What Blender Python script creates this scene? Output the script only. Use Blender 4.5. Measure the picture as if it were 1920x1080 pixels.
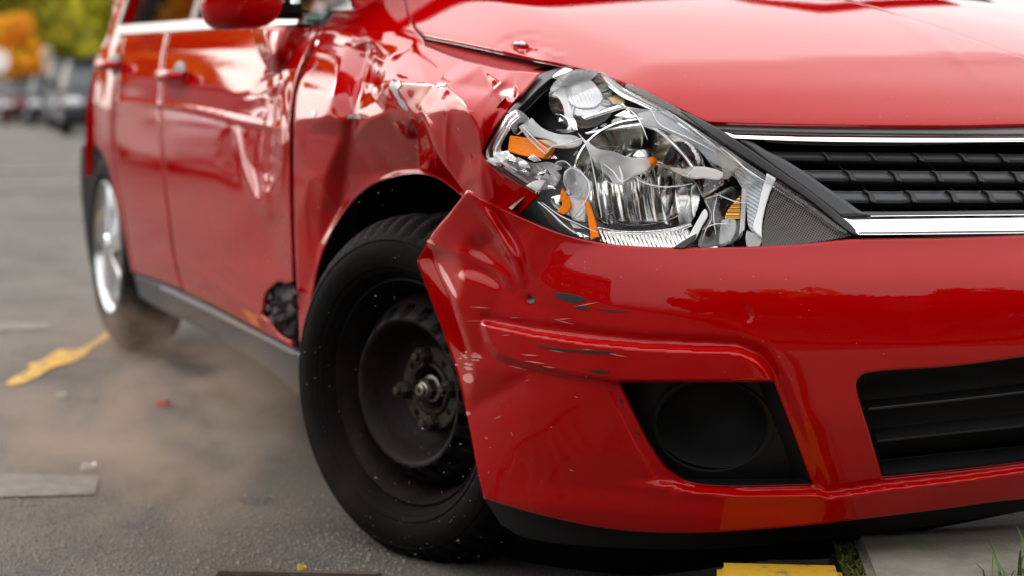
import bpy, bmesh, math, random
import numpy as np
from mathutils import Vector, Matrix
from mathutils.geometry import delaunay_2d_cdt
R = math.radians
rng = np.random.default_rng(7)
random.seed(7)
scene = bpy.context.scene
for o in list(bpy.data.objects): bpy.data.objects.remove(o)

# ------------------------------------------------------------------ camera
FPX = 3430.0                                  # focal length in photo pixels (1920 wide)
HEAD, PITCH = R(23.587), R(7.175)             # heading off the car axis, downward pitch
CAM = np.array([2.8785, -1.8881, 0.8657])
RT = np.array([math.sin(HEAD), math.cos(HEAD), 0.0])
HZ = np.array([-math.cos(HEAD), math.sin(HEAD), 0.0])
FW = HZ * math.cos(PITCH) + np.array([0, 0, -math.sin(PITCH)])
UP = HZ * math.sin(PITCH) + np.array([0, 0, math.cos(PITCH)])
cd = bpy.data.cameras.new('camera'); cam = bpy.data.objects.new('camera', cd)
scene.collection.objects.link(cam); scene.camera = cam
m3 = Matrix((RT, UP, -FW)).transposed()
cam.matrix_world = Matrix.Translation(Vector(CAM)) @ m3.to_4x4()
cd.sensor_width = 36.0; cd.lens = FPX / 1920 * 36
cd.clip_start = 0.05; cd.clip_end = 2000
cd.dof.use_dof = True; cd.dof.focus_distance = 2.62
cd.dof.aperture_fstop = (cd.lens / 1000) / 0.020
cd.dof.aperture_blades = 0

# ------------------------------------------------------------------ light
SUN_EL, SUN_AZ = R(24), R(204)                # azimuth measured from +X towards +Y
w = bpy.data.worlds.new('World'); scene.world = w; w.use_nodes = True
nt = w.node_tree; nt.nodes.clear()
out = nt.nodes.new('ShaderNodeOutputWorld'); bg = nt.nodes.new('ShaderNodeBackground')
sky = nt.nodes.new('ShaderNodeTexSky'); sky.sky_type = 'NISHITA'; sky.sun_disc = False
sky.sun_elevation = SUN_EL; sky.sun_rotation = R(90) - SUN_AZ
sky.air_density = 1.0; sky.dust_density = 2.2; sky.ozone_density = 1.0
hs = nt.nodes.new('ShaderNodeHueSaturation'); hs.inputs['Saturation'].default_value = 0.30
tc = nt.nodes.new('ShaderNodeTexCoord'); mp = nt.nodes.new('ShaderNodeMapping'); mp.inputs['Scale'].default_value = (1.2, 1.2, 3.0)
nz = nt.nodes.new('ShaderNodeTexNoise'); nz.inputs['Scale'].default_value = 1.6; nz.inputs['Detail'].default_value = 5
rp = nt.nodes.new('ShaderNodeValToRGB'); rp.color_ramp.elements[0].position = .30; rp.color_ramp.elements[0].color = (.50, .505, .51, 1)
rp.color_ramp.elements[1].position = .62; rp.color_ramp.elements[1].color = (.95, .94, .92, 1)
mx = nt.nodes.new('ShaderNodeMix'); mx.data_type = 'RGBA'; mx.blend_type = 'MULTIPLY'; mx.inputs['Factor'].default_value = 1
L = nt.links.new
L(tc.outputs['Generated'], mp.inputs['Vector']); L(mp.outputs[0], nz.inputs['Vector']); L(nz.outputs['Fac'], rp.inputs['Fac'])
L(sky.outputs[0], hs.inputs['Color']); L(hs.outputs[0], mx.inputs[6]); L(rp.outputs[0], mx.inputs[7])
ov = nt.nodes.new('ShaderNodeMix'); ov.data_type = 'RGBA'; ov.blend_type = 'ADD'; ov.inputs['Factor'].default_value = 1     # thin even cloud layer
ov.inputs[7].default_value = (8.6, 8.35, 8.1, 1); L(mx.outputs[2], ov.inputs[6])
sp_ = nt.nodes.new('ShaderNodeSeparateXYZ'); L(tc.outputs['Generated'], sp_.inputs[0])                                # overcast: brighter overhead than at the horizon
mr = nt.nodes.new('ShaderNodeMapRange'); mr.inputs['To Min'].default_value = .50; mr.inputs['To Max'].default_value = 2.1; L(sp_.outputs['Z'], mr.inputs['Value'])
oc = nt.nodes.new('ShaderNodeMix'); oc.data_type = 'RGBA'; oc.blend_type = 'MULTIPLY'; oc.inputs['Factor'].default_value = 1; oc.inputs[6].default_value = (8.6, 8.35, 8.1, 1)
L(mr.outputs[0], oc.inputs[7]); L(oc.outputs[2], ov.inputs[7])
L(ov.outputs[2], bg.inputs['Color']); bg.inputs['Strength'].default_value = 0.15
L(bg.outputs[0], out.inputs['Surface'])
sd = bpy.data.lights.new('sun', 'SUN'); sun = bpy.data.objects.new('sun', sd); scene.collection.objects.link(sun)
sd.energy = 0.5; sd.angle = R(14); sd.color = (1, .96, .9)
sdir = Vector((math.cos(SUN_EL) * math.cos(SUN_AZ), math.cos(SUN_EL) * math.sin(SUN_AZ), math.sin(SUN_EL)))
sun.rotation_euler = sdir.to_track_quat('Z', 'Y').to_euler(); sun.location = (0, 0, 20)
vs = scene.view_settings
scene.display_settings.display_device = 'sRGB'
vs.view_transform = 'Standard'; vs.look = 'None'; vs.gamma = 1; vs.use_curve_mapping = False
vs.exposure = -0.08
scene.cycles.use_denoising = True
scene.cycles.max_bounces = 10; scene.cycles.transparent_max_bounces = 16; scene.cycles.transmission_bounces = 8
scene.cycles.volume_bounces = 1
scene.cycles.sample_clamp_indirect = 6

# ------------------------------------------------------------------ rays, body shape
def ray(x, y):
    x = np.asarray(x, float); y = np.asarray(y, float)
    v = ((x - 960) / FPX)[..., None] * RT + FW - ((y - 540) / FPX)[..., None] * UP
    return v / np.linalg.norm(v, axis=-1, keepdims=True)
def proj(P):
    q = np.asarray(P, float) - CAM; z = q @ FW
    return np.stack([960 + FPX * (q @ RT) / z, 540 - FPX * (q @ UP) / z], -1)
NZ_Z = np.array([.05, .20, .28, .36, .46, .52, .56, .60, .64, .70, .77, .82, .86, .95, 1.3])
NZ_X = np.array([.63, .735, .787, .822, .836, .832, .818, .785, .762, .740, .715, .640, .55, .40, .0])
WD_Z = np.array([.05, .20, .30, .45, .60, .72, .80, .88, .94, 1.0, 1.2, 1.45, 1.6])
WD_W = np.array([.78, .815, .830, .845, .850, .848, .840, .825, .805, .775, .71, .63, .57])
def smooth_tab(zs, vs_):
    g = np.linspace(zs[0], zs[-1], 400); v = np.interp(g, zs, vs_)
    k = np.exp(-0.5 * (np.arange(-12, 13) / 4.0) ** 2); k /= k.sum()
    v = np.convolve(np.pad(v, 12, mode='edge'), k, 'valid')
    return g, v
NG, NV = smooth_tab(NZ_Z, NZ_X); WG, WV = smooth_tab(WD_Z, WD_W)
def hood_z(x, y):
    u = .55 - x
    z = .866 + .25 * u - .08 * u * np.abs(u) - .11 * y * y
    sh = np.abs(y) - .585
    z = z - .28 * .5 * (sh + np.sqrt(sh * sh + .0006))         # shoulder running along the edge of the hood
    ws = np.clip(-(x + .72), 0, None)
    return z + np.minimum(ws * .75, .52 + ws * .02)
def body(P):
    x, y, z = P[..., 0], P[..., 1], P[..., 2]
    nose = np.interp(z, NG, NV); W = np.interp(z, WG, WV)
    t = np.where(x > -.6, np.clip((x + .6) / (nose + .6), 0, None), np.clip((-.6 - x) / 2.88, 0, None))
    ex = np.where(x > -.6, 6.0, 9.0)
    s = (y / W) ** 2 + t ** ex
    f1 = (s - 1) * .42
    f2 = z - hood_z(x, y)
    k = np.where(x > .25, .022, .022 + .088 * np.clip((.25 - x) / .2, 0, 1))
    h = np.clip(.5 - .5 * (f2 - f1) / k, 0, 1)
    return (f2 * (1 - h) + f1 * h) + k * h * (1 - h)
def bgrad(P, e=2e-3):
    g = []
    for i in range(3):
        d = np.zeros(3); d[i] = e
        g.append(body(P + d) - body(P - d))
    g = np.stack(g, -1)
    return g / (np.linalg.norm(g, axis=-1, keepdims=True) + 1e-12)
def hit(px, py):
    """points where the view rays through photo pixels meet the car body, with its normals"""
    v = ray(px, py); n = len(v)
    ts = np.linspace(1.75, 7.4, 96)
    prev = body(CAM + v * ts[0]); lo = np.full(n, np.nan); hi = np.full(n, np.nan)
    best = prev.copy(); bt = np.full(n, ts[0])
    for a, b in zip(ts[:-1], ts[1:]):
        f = body(CAM + v * b)
        new = np.isnan(lo) & (prev > 0) & (f <= 0)
        lo[new] = a; hi[new] = b
        q = f < best; best[q] = f[q]; bt[q] = b
        prev = f
    miss = np.isnan(lo)
    lo[miss] = bt[miss] - .06; hi[miss] = bt[miss] + .06
    for _ in range(22):
        mid = .5 * (lo + hi); f = body(CAM + v * mid[:, None])
        ins = f <= 0
        hi = np.where(ins & ~miss, mid, hi); lo = np.where(~ins & ~miss, mid, lo)
    if miss.any():                                     # ray grazes past: closest approach
        vm = v[miss]; l, h2 = lo[miss], hi[miss]
        for _ in range(24):
            a = l + (h2 - l) / 3; b = h2 - (h2 - l) / 3
            fa = body(CAM + vm * a[:, None]); fb = body(CAM + vm * b[:, None])
            q = fa < fb; h2 = np.where(q, b, h2); l = np.where(q, l, a)
        lo[miss] = l; hi[miss] = h2
    P = CAM + v * (.5 * (lo + hi))[:, None]
    return P, bgrad(P)
def plane_hit(p0, nrm):
    p0 = np.array(p0, float); nrm = np.array(nrm, float); nrm /= np.linalg.norm(nrm)
    def f(px, py):
        v = ray(px, py); t = ((p0 - CAM) @ nrm) / (v @ nrm)
        P = CAM + v * t[:, None]
        return P, np.broadcast_to(nrm, P.shape).copy()
    return f
def cen(x, z): return tuple(proj(np.array([x, 0.0, z])))
def nose_x(z):
    return float(np.interp(z, NG, NV))
def mir(px, py):
    P, _ = hit(np.array([px], float), np.array([py], float)); P = P * np.array([1, -1, 1])
    return tuple(proj(P)[0])

# ------------------------------------------------------------------ object helpers
COL = scene.collection
def tag(o, label=None, cat=None, group=None, kind=None):
    if label: o['label'] = label
    if cat: o['category'] = cat
    if group: o['group'] = group
    if kind: o['kind'] = kind
    return o
def empty(name, loc=(0, 0, 0), rz=0, label=None, cat=None, group=None):
    o = bpy.data.objects.new(name, None); COL.objects.link(o)
    o.location = loc; o.rotation_euler = (0, 0, rz); o.empty_display_size = .2
    return tag(o, label, cat, group)
def link(name, me, mat=None, parent=None):
    o = bpy.data.objects.new(name, me); COL.objects.link(o)
    if mat is not None and not me.materials: me.materials.append(mat)
    if parent is not None: o.parent = parent
    return o
def mesh_obj(name, V, Fc, mat, parent=None, smooth=True, loopn=None):
    me = bpy.data.meshes.new(name)
    me.from_pydata(V if isinstance(V, list) else V.tolist(), [], Fc if isinstance(Fc, list) else Fc.tolist())
    me.polygons.foreach_set('use_smooth', [smooth] * len(me.polygons))
    me.update()
    if loopn is not None: me.normals_split_custom_set(loopn.tolist())
    return link(name, me, mat, parent)
def bm_obj(name, bm, mat, parent=None, smooth=False, angle=None):
    bmesh.ops.recalc_face_normals(bm, faces=bm.faces)
    me = bpy.data.meshes.new(name); bm.to_mesh(me); bm.free()
    me.polygons.foreach_set('use_smooth', [smooth] * len(me.polygons))
    if smooth and angle: 
        me.set_sharp_from_angle(angle=R(angle))
    return link(name, me, mat, parent)

def catmull(pts, step=4.0, closed=True):
    """outline points (x, y) smooth or (x, y, 1) sharp -> dense polyline"""
    n = len(pts); P = [np.array(p[:2], float) for p in pts]; c = [len(p) > 2 for p in pts]
    res = []
    for i in range(n if closed else n - 1):
        p1, p2 = P[i], P[(i + 1) % n]
        p0 = P[i - 1] if (not c[i] and (closed or i > 0)) else 2 * p1 - p2
        p3 = P[(i + 2) % n] if (not c[(i + 1) % n] and (closed or i + 2 < n)) else 2 * p2 - p1
        if c[i]: p0 = p1 - (p2 - p1)
        d = np.linalg.norm(p2 - p1); k = max(1, int(round(d / step)))
        a = np.linalg.norm(p1 - p0) ** .5 + 1e-6; b = d ** .5 + 1e-6; e = np.linalg.norm(p3 - p2) ** .5 + 1e-6
        t0, t1, t2, t3 = 0, a, a + b, a + b + e
        for j in range(k):
            t = t1 + (t2 - t1) * j / k
            A1 = (t1 - t) / (t1 - t0) * p0 + (t - t0) / (t1 - t0) * p1
            A2 = (t2 - t) / (t2 - t1) * p1 + (t - t1) / (t2 - t1) * p2
            A3 = (t3 - t) / (t3 - t2) * p2 + (t - t2) / (t3 - t2) * p3
            B1 = (t2 - t) / (t2 - t0) * A1 + (t - t0) / (t2 - t0) * A2
            B2 = (t3 - t) / (t3 - t1) * A2 + (t - t1) / (t3 - t1) * A3
            res.append((t2 - t) / (t2 - t1) * B1 + (t - t1) / (t2 - t1) * B2)
    if not closed: res.append(P[-1])
    return np.array(res)
def inside(poly, X, Y):
    r = np.zeros(X.shape, bool); x1, y1 = poly[:, 0], poly[:, 1]; x2, y2 = np.roll(x1, -1), np.roll(y1, -1)
    for a, b, c, d in zip(x1, y1, x2, y2):
        if b == d: continue
        q = (b > Y) != (d > Y)
        r ^= q & (X < (c - a) * (Y - b) / (d - b) + a)
    return r
def segdist(poly, X, Y, closed=True):
    x1, y1 = poly[:, 0], poly[:, 1]
    if closed: x2, y2 = np.roll(x1, -1), np.roll(y1, -1)
    else: x2, y2 = x1[1:], y1[1:]; x1, y1 = x1[:-1], y1[:-1]
    best = np.full(X.shape, 1e9)
    for a, b, c, d in zip(x1, y1, x2, y2):
        dx, dy = c - a, d - b; l2 = dx * dx + dy * dy + 1e-9
        t = np.clip(((X - a) * dx + (Y - b) * dy) / l2, 0, 1)
        best = np.minimum(best, (X - a - t * dx) ** 2 + (Y - b - t * dy) ** 2)
    return np.sqrt(best)

class Field:
    """depth offsets (metres along the view, + is inwards) drawn over a pixel window and smoothed"""
    def __init__(s, x0, y0, x1, y1, step=2.0):
        s.x0, s.y0, s.st = x0, y0, step
        s.nx = int((x1 - x0) / step) + 1; s.ny = int((y1 - y0) / step) + 1
        s.X, s.Y = np.meshgrid(x0 + np.arange(s.nx) * step, y0 + np.arange(s.ny) * step)
        s.d = np.zeros(s.X.shape)
    def blur(s, sig, a=None):
        src = s.d if a is None else a
        sig = sig / s.st; r = max(1, int(3 * sig)); k = np.exp(-.5 * (np.arange(-r, r + 1) / sig) ** 2); k /= k.sum()
        q = np.pad(src, r, mode='edge')
        q = np.apply_along_axis(lambda m: np.convolve(m, k, 'valid'), 0, q)
        q = np.apply_along_axis(lambda m: np.convolve(m, k, 'valid'), 1, q)
        if a is None: s.d = q
        return q
    def facets(s, pts, sig=3.0, tris=None, mask=None):
        """sheet folded over control points (x, y, depth)"""
        co = [Vector((p[0], p[1])) for p in pts]
        r = delaunay_2d_cdt(co, [], [], 0, 1e-4)
        V = [tuple(v) for v in r[0]]; D = [0.0] * len(V)
        for i, orig in enumerate(r[3]):
            for k in orig: D[i] = pts[k][2] if k < len(pts) else 0
        a = np.zeros(s.X.shape)
        for f in r[2]:
            p = [V[k] for k in f]; d = [D[k] for k in f]
            xs = [q[0] for q in p]; ys = [q[1] for q in p]
            i0 = max(0, int((min(xs) - s.x0) / s.st) - 1); i1 = min(s.nx, int((max(xs) - s.x0) / s.st) + 2)
            j0 = max(0, int((min(ys) - s.y0) / s.st) - 1); j1 = min(s.ny, int((max(ys) - s.y0) / s.st) + 2)
            if i1 <= i0 or j1 <= j0: continue
            X = s.X[j0:j1, i0:i1]; Y = s.Y[j0:j1, i0:i1]
            den = (ys[1] - ys[2]) * (xs[0] - xs[2]) + (xs[2] - xs[1]) * (ys[0] - ys[2])
            if abs(den) < 1e-9: continue
            l0 = ((ys[1] - ys[2]) * (X - xs[2]) + (xs[2] - xs[1]) * (Y - ys[2])) / den
            l1 = ((ys[2] - ys[0]) * (X - xs[2]) + (xs[0] - xs[2]) * (Y - ys[2])) / den
            l2 = 1 - l0 - l1; q = (l0 > -1e-6) & (l1 > -1e-6) & (l2 > -1e-6)
            a[j0:j1, i0:i1][q] = (l0 * d[0] + l1 * d[1] + l2 * d[2])[q]
        s.d += s.blur(sig, a); return s
    def region(s, poly, depth, sig=5.0):
        a = inside(np.array(poly, float), s.X, s.Y).astype(float) * depth
        s.d += s.blur(sig, a); return s
    def crease(s, pts, depth, wid, taper=True):
        pl = catmull([tuple(p) for p in pts], 6, closed=False)
        seg = np.linalg.norm(np.diff(pl, axis=0), axis=1); cum = np.r_[0, np.cumsum(seg)]
        d2 = np.full(s.X.shape, 1e9); tt = np.zeros(s.X.shape)
        for k in range(len(pl) - 1):
            a, b = pl[k], pl[k + 1]; dx, dy = b - a; l2 = dx * dx + dy * dy + 1e-9
            t = np.clip(((s.X - a[0]) * dx + (s.Y - a[1]) * dy) / l2, 0, 1)
            q = (s.X - a[0] - t * dx) ** 2 + (s.Y - a[1] - t * dy) ** 2
            u = q < d2; d2[u] = q[u]; tt[u] = (cum[k] + t * seg[k])[u] / cum[-1]
        amp = np.sin(np.pi * np.clip(tt, .02, .98)) ** .6 if taper else 1.0
        s.d += depth * amp * np.exp(-.5 * d2 / wid ** 2); return s
    def bump(s, x, y, rx, ry, depth, ang=0):
        c, sn = math.cos(ang), math.sin(ang); u = ((s.X - x) * c + (s.Y - y) * sn) / rx; v = (-(s.X - x) * sn + (s.Y - y) * c) / ry
        s.d += depth * np.exp(-.5 * (u * u + v * v)); return s
    def noise(s, amp, cell, poly=None, sig=8, seed=1):
        r = np.random.default_rng(seed); a = s.blur(cell, r.normal(size=s.X.shape)); a *= amp / (a.std() + 1e-12)
        if poly is not None: a *= s.blur(sig, inside(np.array(poly, float), s.X, s.Y).astype(float))
        s.d += a; return s
    def __call__(s, x, y):
        u = np.clip((x - s.x0) / s.st, 0, s.nx - 1.001); v = np.clip((y - s.y0) / s.st, 0, s.ny - 1.001)
        out_ = (x < s.x0) | (y < s.y0) | (x > s.x0 + (s.nx - 1) * s.st) | (y > s.y0 + (s.ny - 1) * s.st)
        i = u.astype(int); j = v.astype(int); fu = u - i; fv = v - j
        g = lambda jj, ii: s.d[np.clip(jj, 0, s.ny - 1), np.clip(ii, 0, s.nx - 1)]
        def cub(a, b, c, d, t): return b + .5 * t * (c - a + t * (2 * a - 5 * b + 4 * c - d + t * (3 * (b - c) + d - a)))
        rows = [cub(g(j + k, i - 1), g(j + k, i), g(j + k, i + 1), g(j + k, i + 2), fu) for k in (-1, 0, 1, 2)]
        r = cub(*rows, fv)
        return np.where(out_, 0, r)

def panel(name, outline, mat, parent, holes=(), sp=6.0, thick=.003, edge=.003, D=None, off=0.0, base=None, step=4.0, kind=None, back=True, mirror=None, rim_mat=None):
    """sheet with the given outline (photo pixels) lying on a surface of the car, with its own thickness and rolled edge"""
    base = base or hit
    bp = catmull(outline, step); hp = [catmull(h, step) for h in holes]
    polys = [bp] + hp
    x0, y0 = bp.min(0); x1, y1 = bp.max(0)
    GX, GY = np.meshgrid(np.arange(x0 + sp * .5, x1, sp), np.arange(y0 + sp * .5, y1, sp))
    GX[1::2] += sp * .5; GX = GX.ravel(); GY = GY.ravel()
    q = inside(bp, GX, GY)
    for h in hp: q &= ~inside(h, GX, GY)
    GX, GY = GX[q], GY[q]
    dist = np.min([segdist(p, GX, GY) for p in polys], axis=0) if len(GX) else np.zeros(0)
    epx = edge * 1250.0
    keep = dist > max(sp * .45, epx + .4 if edge else 0)
    pts = [np.stack([GX[keep], GY[keep]], 1)]
    ring = []
    if edge:
        for frac in (.25, .6, 1.0):
            for k, p in enumerate(polys):
                a = np.roll(p, 1, 0); b = np.roll(p, -1, 0); tn = b - a; nn = np.stack([-tn[:, 1], tn[:, 0]], 1)
                nn /= np.linalg.norm(nn, axis=1, keepdims=True) + 1e-9
                for sg in (1, -1):
                    c = p + nn * sg * epx * frac
                    ok = inside(bp, c[:, 0], c[:, 1])
                    for h in hp: ok &= ~inside(h, c[:, 0], c[:, 1])
                    dd = np.min([segdist(z, c[:, 0], c[:, 1]) for z in polys], axis=0)
                    ok &= dd > epx * frac * .93
                    ring.append(c[ok])
    allp = list(polys) + ring + pts
    co = np.concatenate(allp); edges = []; s = 0
    for p in polys:
        n = len(p); edges += [(s + i, s + (i + 1) % n) for i in range(n)]; s += n
    r = delaunay_2d_cdt([Vector(c) for c in co.tolist()], edges, [], 0, 1e-3)
    C2 = np.array([tuple(v) for v in r[0]]); T = np.array(r[2])
    cen = C2[T].mean(1); q = inside(bp, cen[:, 0], cen[:, 1])
    for h in hp: q &= ~inside(h, cen[:, 0], cen[:, 1])
    T = T[q]
    used = np.unique(T); mp_ = -np.ones(len(C2), int); mp_[used] = np.arange(len(used)); T = mp_[T]; C2 = C2[used]
    X, Y = C2[:, 0], C2[:, 1]
    P, N = base(X, Y)
    v = ray(X, Y)
    ndv = np.abs((N * v).sum(1))
    depth = (P - CAM) @ FW
    def total(x, y):
        d = np.zeros(x.shape)
        if D is not None: d = d + D(x, y)
        if edge:
            ds = np.min([segdist(p, x, y) for p in polys], axis=0) / 1250.0
            q_ = np.clip(edge - ds, 0, edge * .985)
            d = d + (edge - np.sqrt(edge * edge - q_ * q_)) / np.maximum(ndv, .35)
        return d + off
    d0 = total(X, Y); e = .8
    du = (total(X + e, Y) - total(X - e, Y)); dv = (total(X, Y + e) - total(X, Y - e))
    Np = N.copy(); lowa = ndv < .08                       # tangent plane used for the derivative
    if lowa.any(): Np[lowa] -= v[lowa] * .08
    def tan(dx, dy):
        a = ray(X + dx, Y + dy); b = ray(X - dx, Y - dy); h = ((P - CAM) * Np).sum(1)
        return a * (h / (a * Np).sum(1))[:, None] - b * (h / (b * Np).sum(1))[:, None]
    Pu = tan(e, 0) + v * du[:, None]; Pv = tan(0, e) + v * dv[:, None]
    nn = np.cross(Pv, Pu); nn /= np.linalg.norm(nn, axis=1, keepdims=True) + 1e-15
    nn[(nn * v).sum(1) > 0] *= -1
    Q = P + v * d0[:, None]
    tri = C2[T]; ar = (tri[:, 1, 0] - tri[:, 0, 0]) * (tri[:, 2, 1] - tri[:, 0, 1]) - (tri[:, 1, 1] - tri[:, 0, 1]) * (tri[:, 2, 0] - tri[:, 0, 0])
    T = np.where((ar > 0)[:, None], T[:, ::-1], T)        # outward facing (image y runs down)
    n = len(Q)
    if not back:
        return tag(mesh_obj(name, Q, T, mat, parent, True, nn[T.ravel()]), kind=kind)
    B = Q - N * thick if thick else Q
    E = {}
    for t in T.tolist():
        for i in range(3): E[(t[i], t[(i + 1) % 3])] = 1
    rim = [(a, b) for (a, b) in E if (b, a) not in E]
    V = np.concatenate([Q, B]); faces = T.tolist() + (T[:, ::-1] + n).tolist(); ln = [nn[T.ravel()], -nn[T[:, ::-1].ravel()]]
    rn = []
    for a, b in rim:
        faces.append([b, a, a + n, b + n])
        fn = np.cross(Q[a] - Q[b], B[b] - Q[b]); fn /= np.linalg.norm(fn) + 1e-12
        rn += [fn] * 4
    ln.append(np.array(rn)); ln = np.concatenate(ln)
    if mirror == 'raw': return V, faces, ln
    if mirror:                                            # the same sheet, undamaged, on the far side of the car
        V2, f2, l2 = panel(name, outline, mat, parent, holes, sp * 2, thick, edge, mirror, off, base, step * 2, mirror='raw')
        fl = np.array([1, -1, 1.]); k = len(V); V = np.concatenate([V, V2 * fl]); s2 = 0
        for f in f2:
            faces.append([i + k for i in f[::-1]]); 
        idx = []
        for f in f2: idx += list(range(s2 + len(f) - 1, s2 - 1, -1)); s2 += len(f)
        ln = np.concatenate([ln, (l2 * fl)[idx]])
    o = tag(mesh_obj(name, V, faces, mat, parent, True, ln), kind=kind)
    if rim_mat is not None:
        o.data.materials.append(rim_mat); mi = [0] * (2 * len(T)) + [1] * len(rim); o.data.polygons.foreach_set('material_index', mi)
    return o
def lathe(name, prof, mat, parent, M=Matrix(), seg=64, smooth=True, angle=35, mod=None, closed=False):
    """profile of (radius, along) turned about local +Z, placed by matrix M"""
    V = []; Fc = []; n = len(prof)
    for i in range(seg):
        a = 2 * math.pi * i / seg
        for j, (r, z) in enumerate(prof):
            if mod: r, z = mod(i, j, r, z)
            V.append(tuple(M @ Vector((r * math.cos(a), r * math.sin(a), z))))
    for i in range(seg):
        k = (i + 1) % seg
        for j in range(n - 1 if not closed else n):
            l = (j + 1) % n
            Fc.append((i * n + j, k * n + j, k * n + l, i * n + l))
    me = bpy.data.meshes.new(name); me.from_pydata(V, [], Fc); me.update()
    bm = bmesh.new(); bm.from_mesh(me); bmesh.ops.remove_doubles(bm, verts=bm.verts, dist=1e-6)
    bmesh.ops.recalc_face_normals(bm, faces=bm.faces); bm.to_mesh(me); bm.free()
    me.polygons.foreach_set('use_smooth', [smooth] * len(me.polygons))
    if smooth and angle: me.set_sharp_from_angle(angle=R(angle))
    return link(name, me, mat, parent)
def box(bm, c, s, M=None, bevel=0):
    r = bmesh.ops.create_cube(bm, size=1); vv = r['verts']
    for v in vv:
        v.co = Vector((v.co.x * s[0], v.co.y * s[1], v.co.z * s[2])) + Vector(c)
        if M is not None: v.co = M @ v.co
    if bevel:
        ed = list({e for v in vv for e in v.link_edges})
        bmesh.ops.bevel(bm, geom=ed, offset=bevel, segments=2, affect='EDGES')
def axis_matrix(o, z):
    z = Vector(z).normalized(); x = Vector((0, 0, 1)).cross(z); x = x.normalized() if x.length > 1e-4 else Vector((1, 0, 0)); y = z.cross(x)
    return Matrix.Translation(Vector(o)) @ Matrix((x, y, z)).transposed().to_4x4()

# ------------------------------------------------------------------ materials
def new_mat(name):
    m = bpy.data.materials.new(name); m.use_nodes = True
    return m, m.node_tree, m.node_tree.nodes['Principled BSDF']
def node(t, kind, **kw):
    n = t.nodes.new(kind)
    for k, v in kw.items():
        if k in n.inputs: n.inputs[k].default_value = v
        else: setattr(n, k, v)
    return n
def simple(name, col, rough=.5, metal=0, spec=.5, coat=0, coat_r=.03, trans=0, ior=1.5, bump=None, var=0, var_scale=12, alpha=1):
    m, t, b = new_mat(name)
    b.inputs['Base Color'].default_value = (*col, 1); b.inputs['Roughness'].default_value = rough; b.inputs['Metallic'].default_value = metal
    b.inputs['Specular IOR Level'].default_value = spec; b.inputs['Coat Weight'].default_value = coat; b.inputs['Coat Roughness'].default_value = coat_r
    b.inputs['Transmission Weight'].default_value = trans; b.inputs['IOR'].default_value = ior; b.inputs['Alpha'].default_value = alpha
    co = None
    if var or bump: co = node(t, 'ShaderNodeTexCoord')
    if var:
        n = node(t, 'ShaderNodeTexNoise', Scale=var_scale, Detail=8, Roughness=.65); t.links.new(co.outputs['Object'], n.inputs['Vector'])
        r = node(t, 'ShaderNodeMapRange'); r.inputs['From Min'].default_value = .3; r.inputs['From Max'].default_value = .7
        r.inputs['To Min'].default_value = 1 - var; r.inputs['To Max'].default_value = 1 + var
        t.links.new(n.outputs['Fac'], r.inputs['Value'])
        x = node(t, 'ShaderNodeMix', data_type='RGBA', blend_type='MULTIPLY'); x.inputs['Factor'].default_value = 1
        x.inputs[6].default_value = (*col, 1); t.links.new(r.outputs[0], x.inputs[7]); t.links.new(x.outputs[2], b.inputs['Base Color'])
        r2 = node(t, 'ShaderNodeMapRange'); r2.inputs['To Min'].default_value = max(0, rough - .12); r2.inputs['To Max'].default_value = min(1, rough + .12)
        t.links.new(n.outputs['Fac'], r2.inputs['Value']); t.links.new(r2.outputs[0], b.inputs['Roughness'])
    if bump:
        sc, st = bump
        n = node(t, 'ShaderNodeTexNoise', Scale=sc, Detail=6); t.links.new(co.outputs['Object'], n.inputs['Vector'])
        bp = node(t, 'ShaderNodeBump', Strength=st, Distance=.01); t.links.new(n.outputs['Fac'], bp.inputs['Height']); t.links.new(bp.outputs[0], b.inputs['Normal'])
    return m
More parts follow.
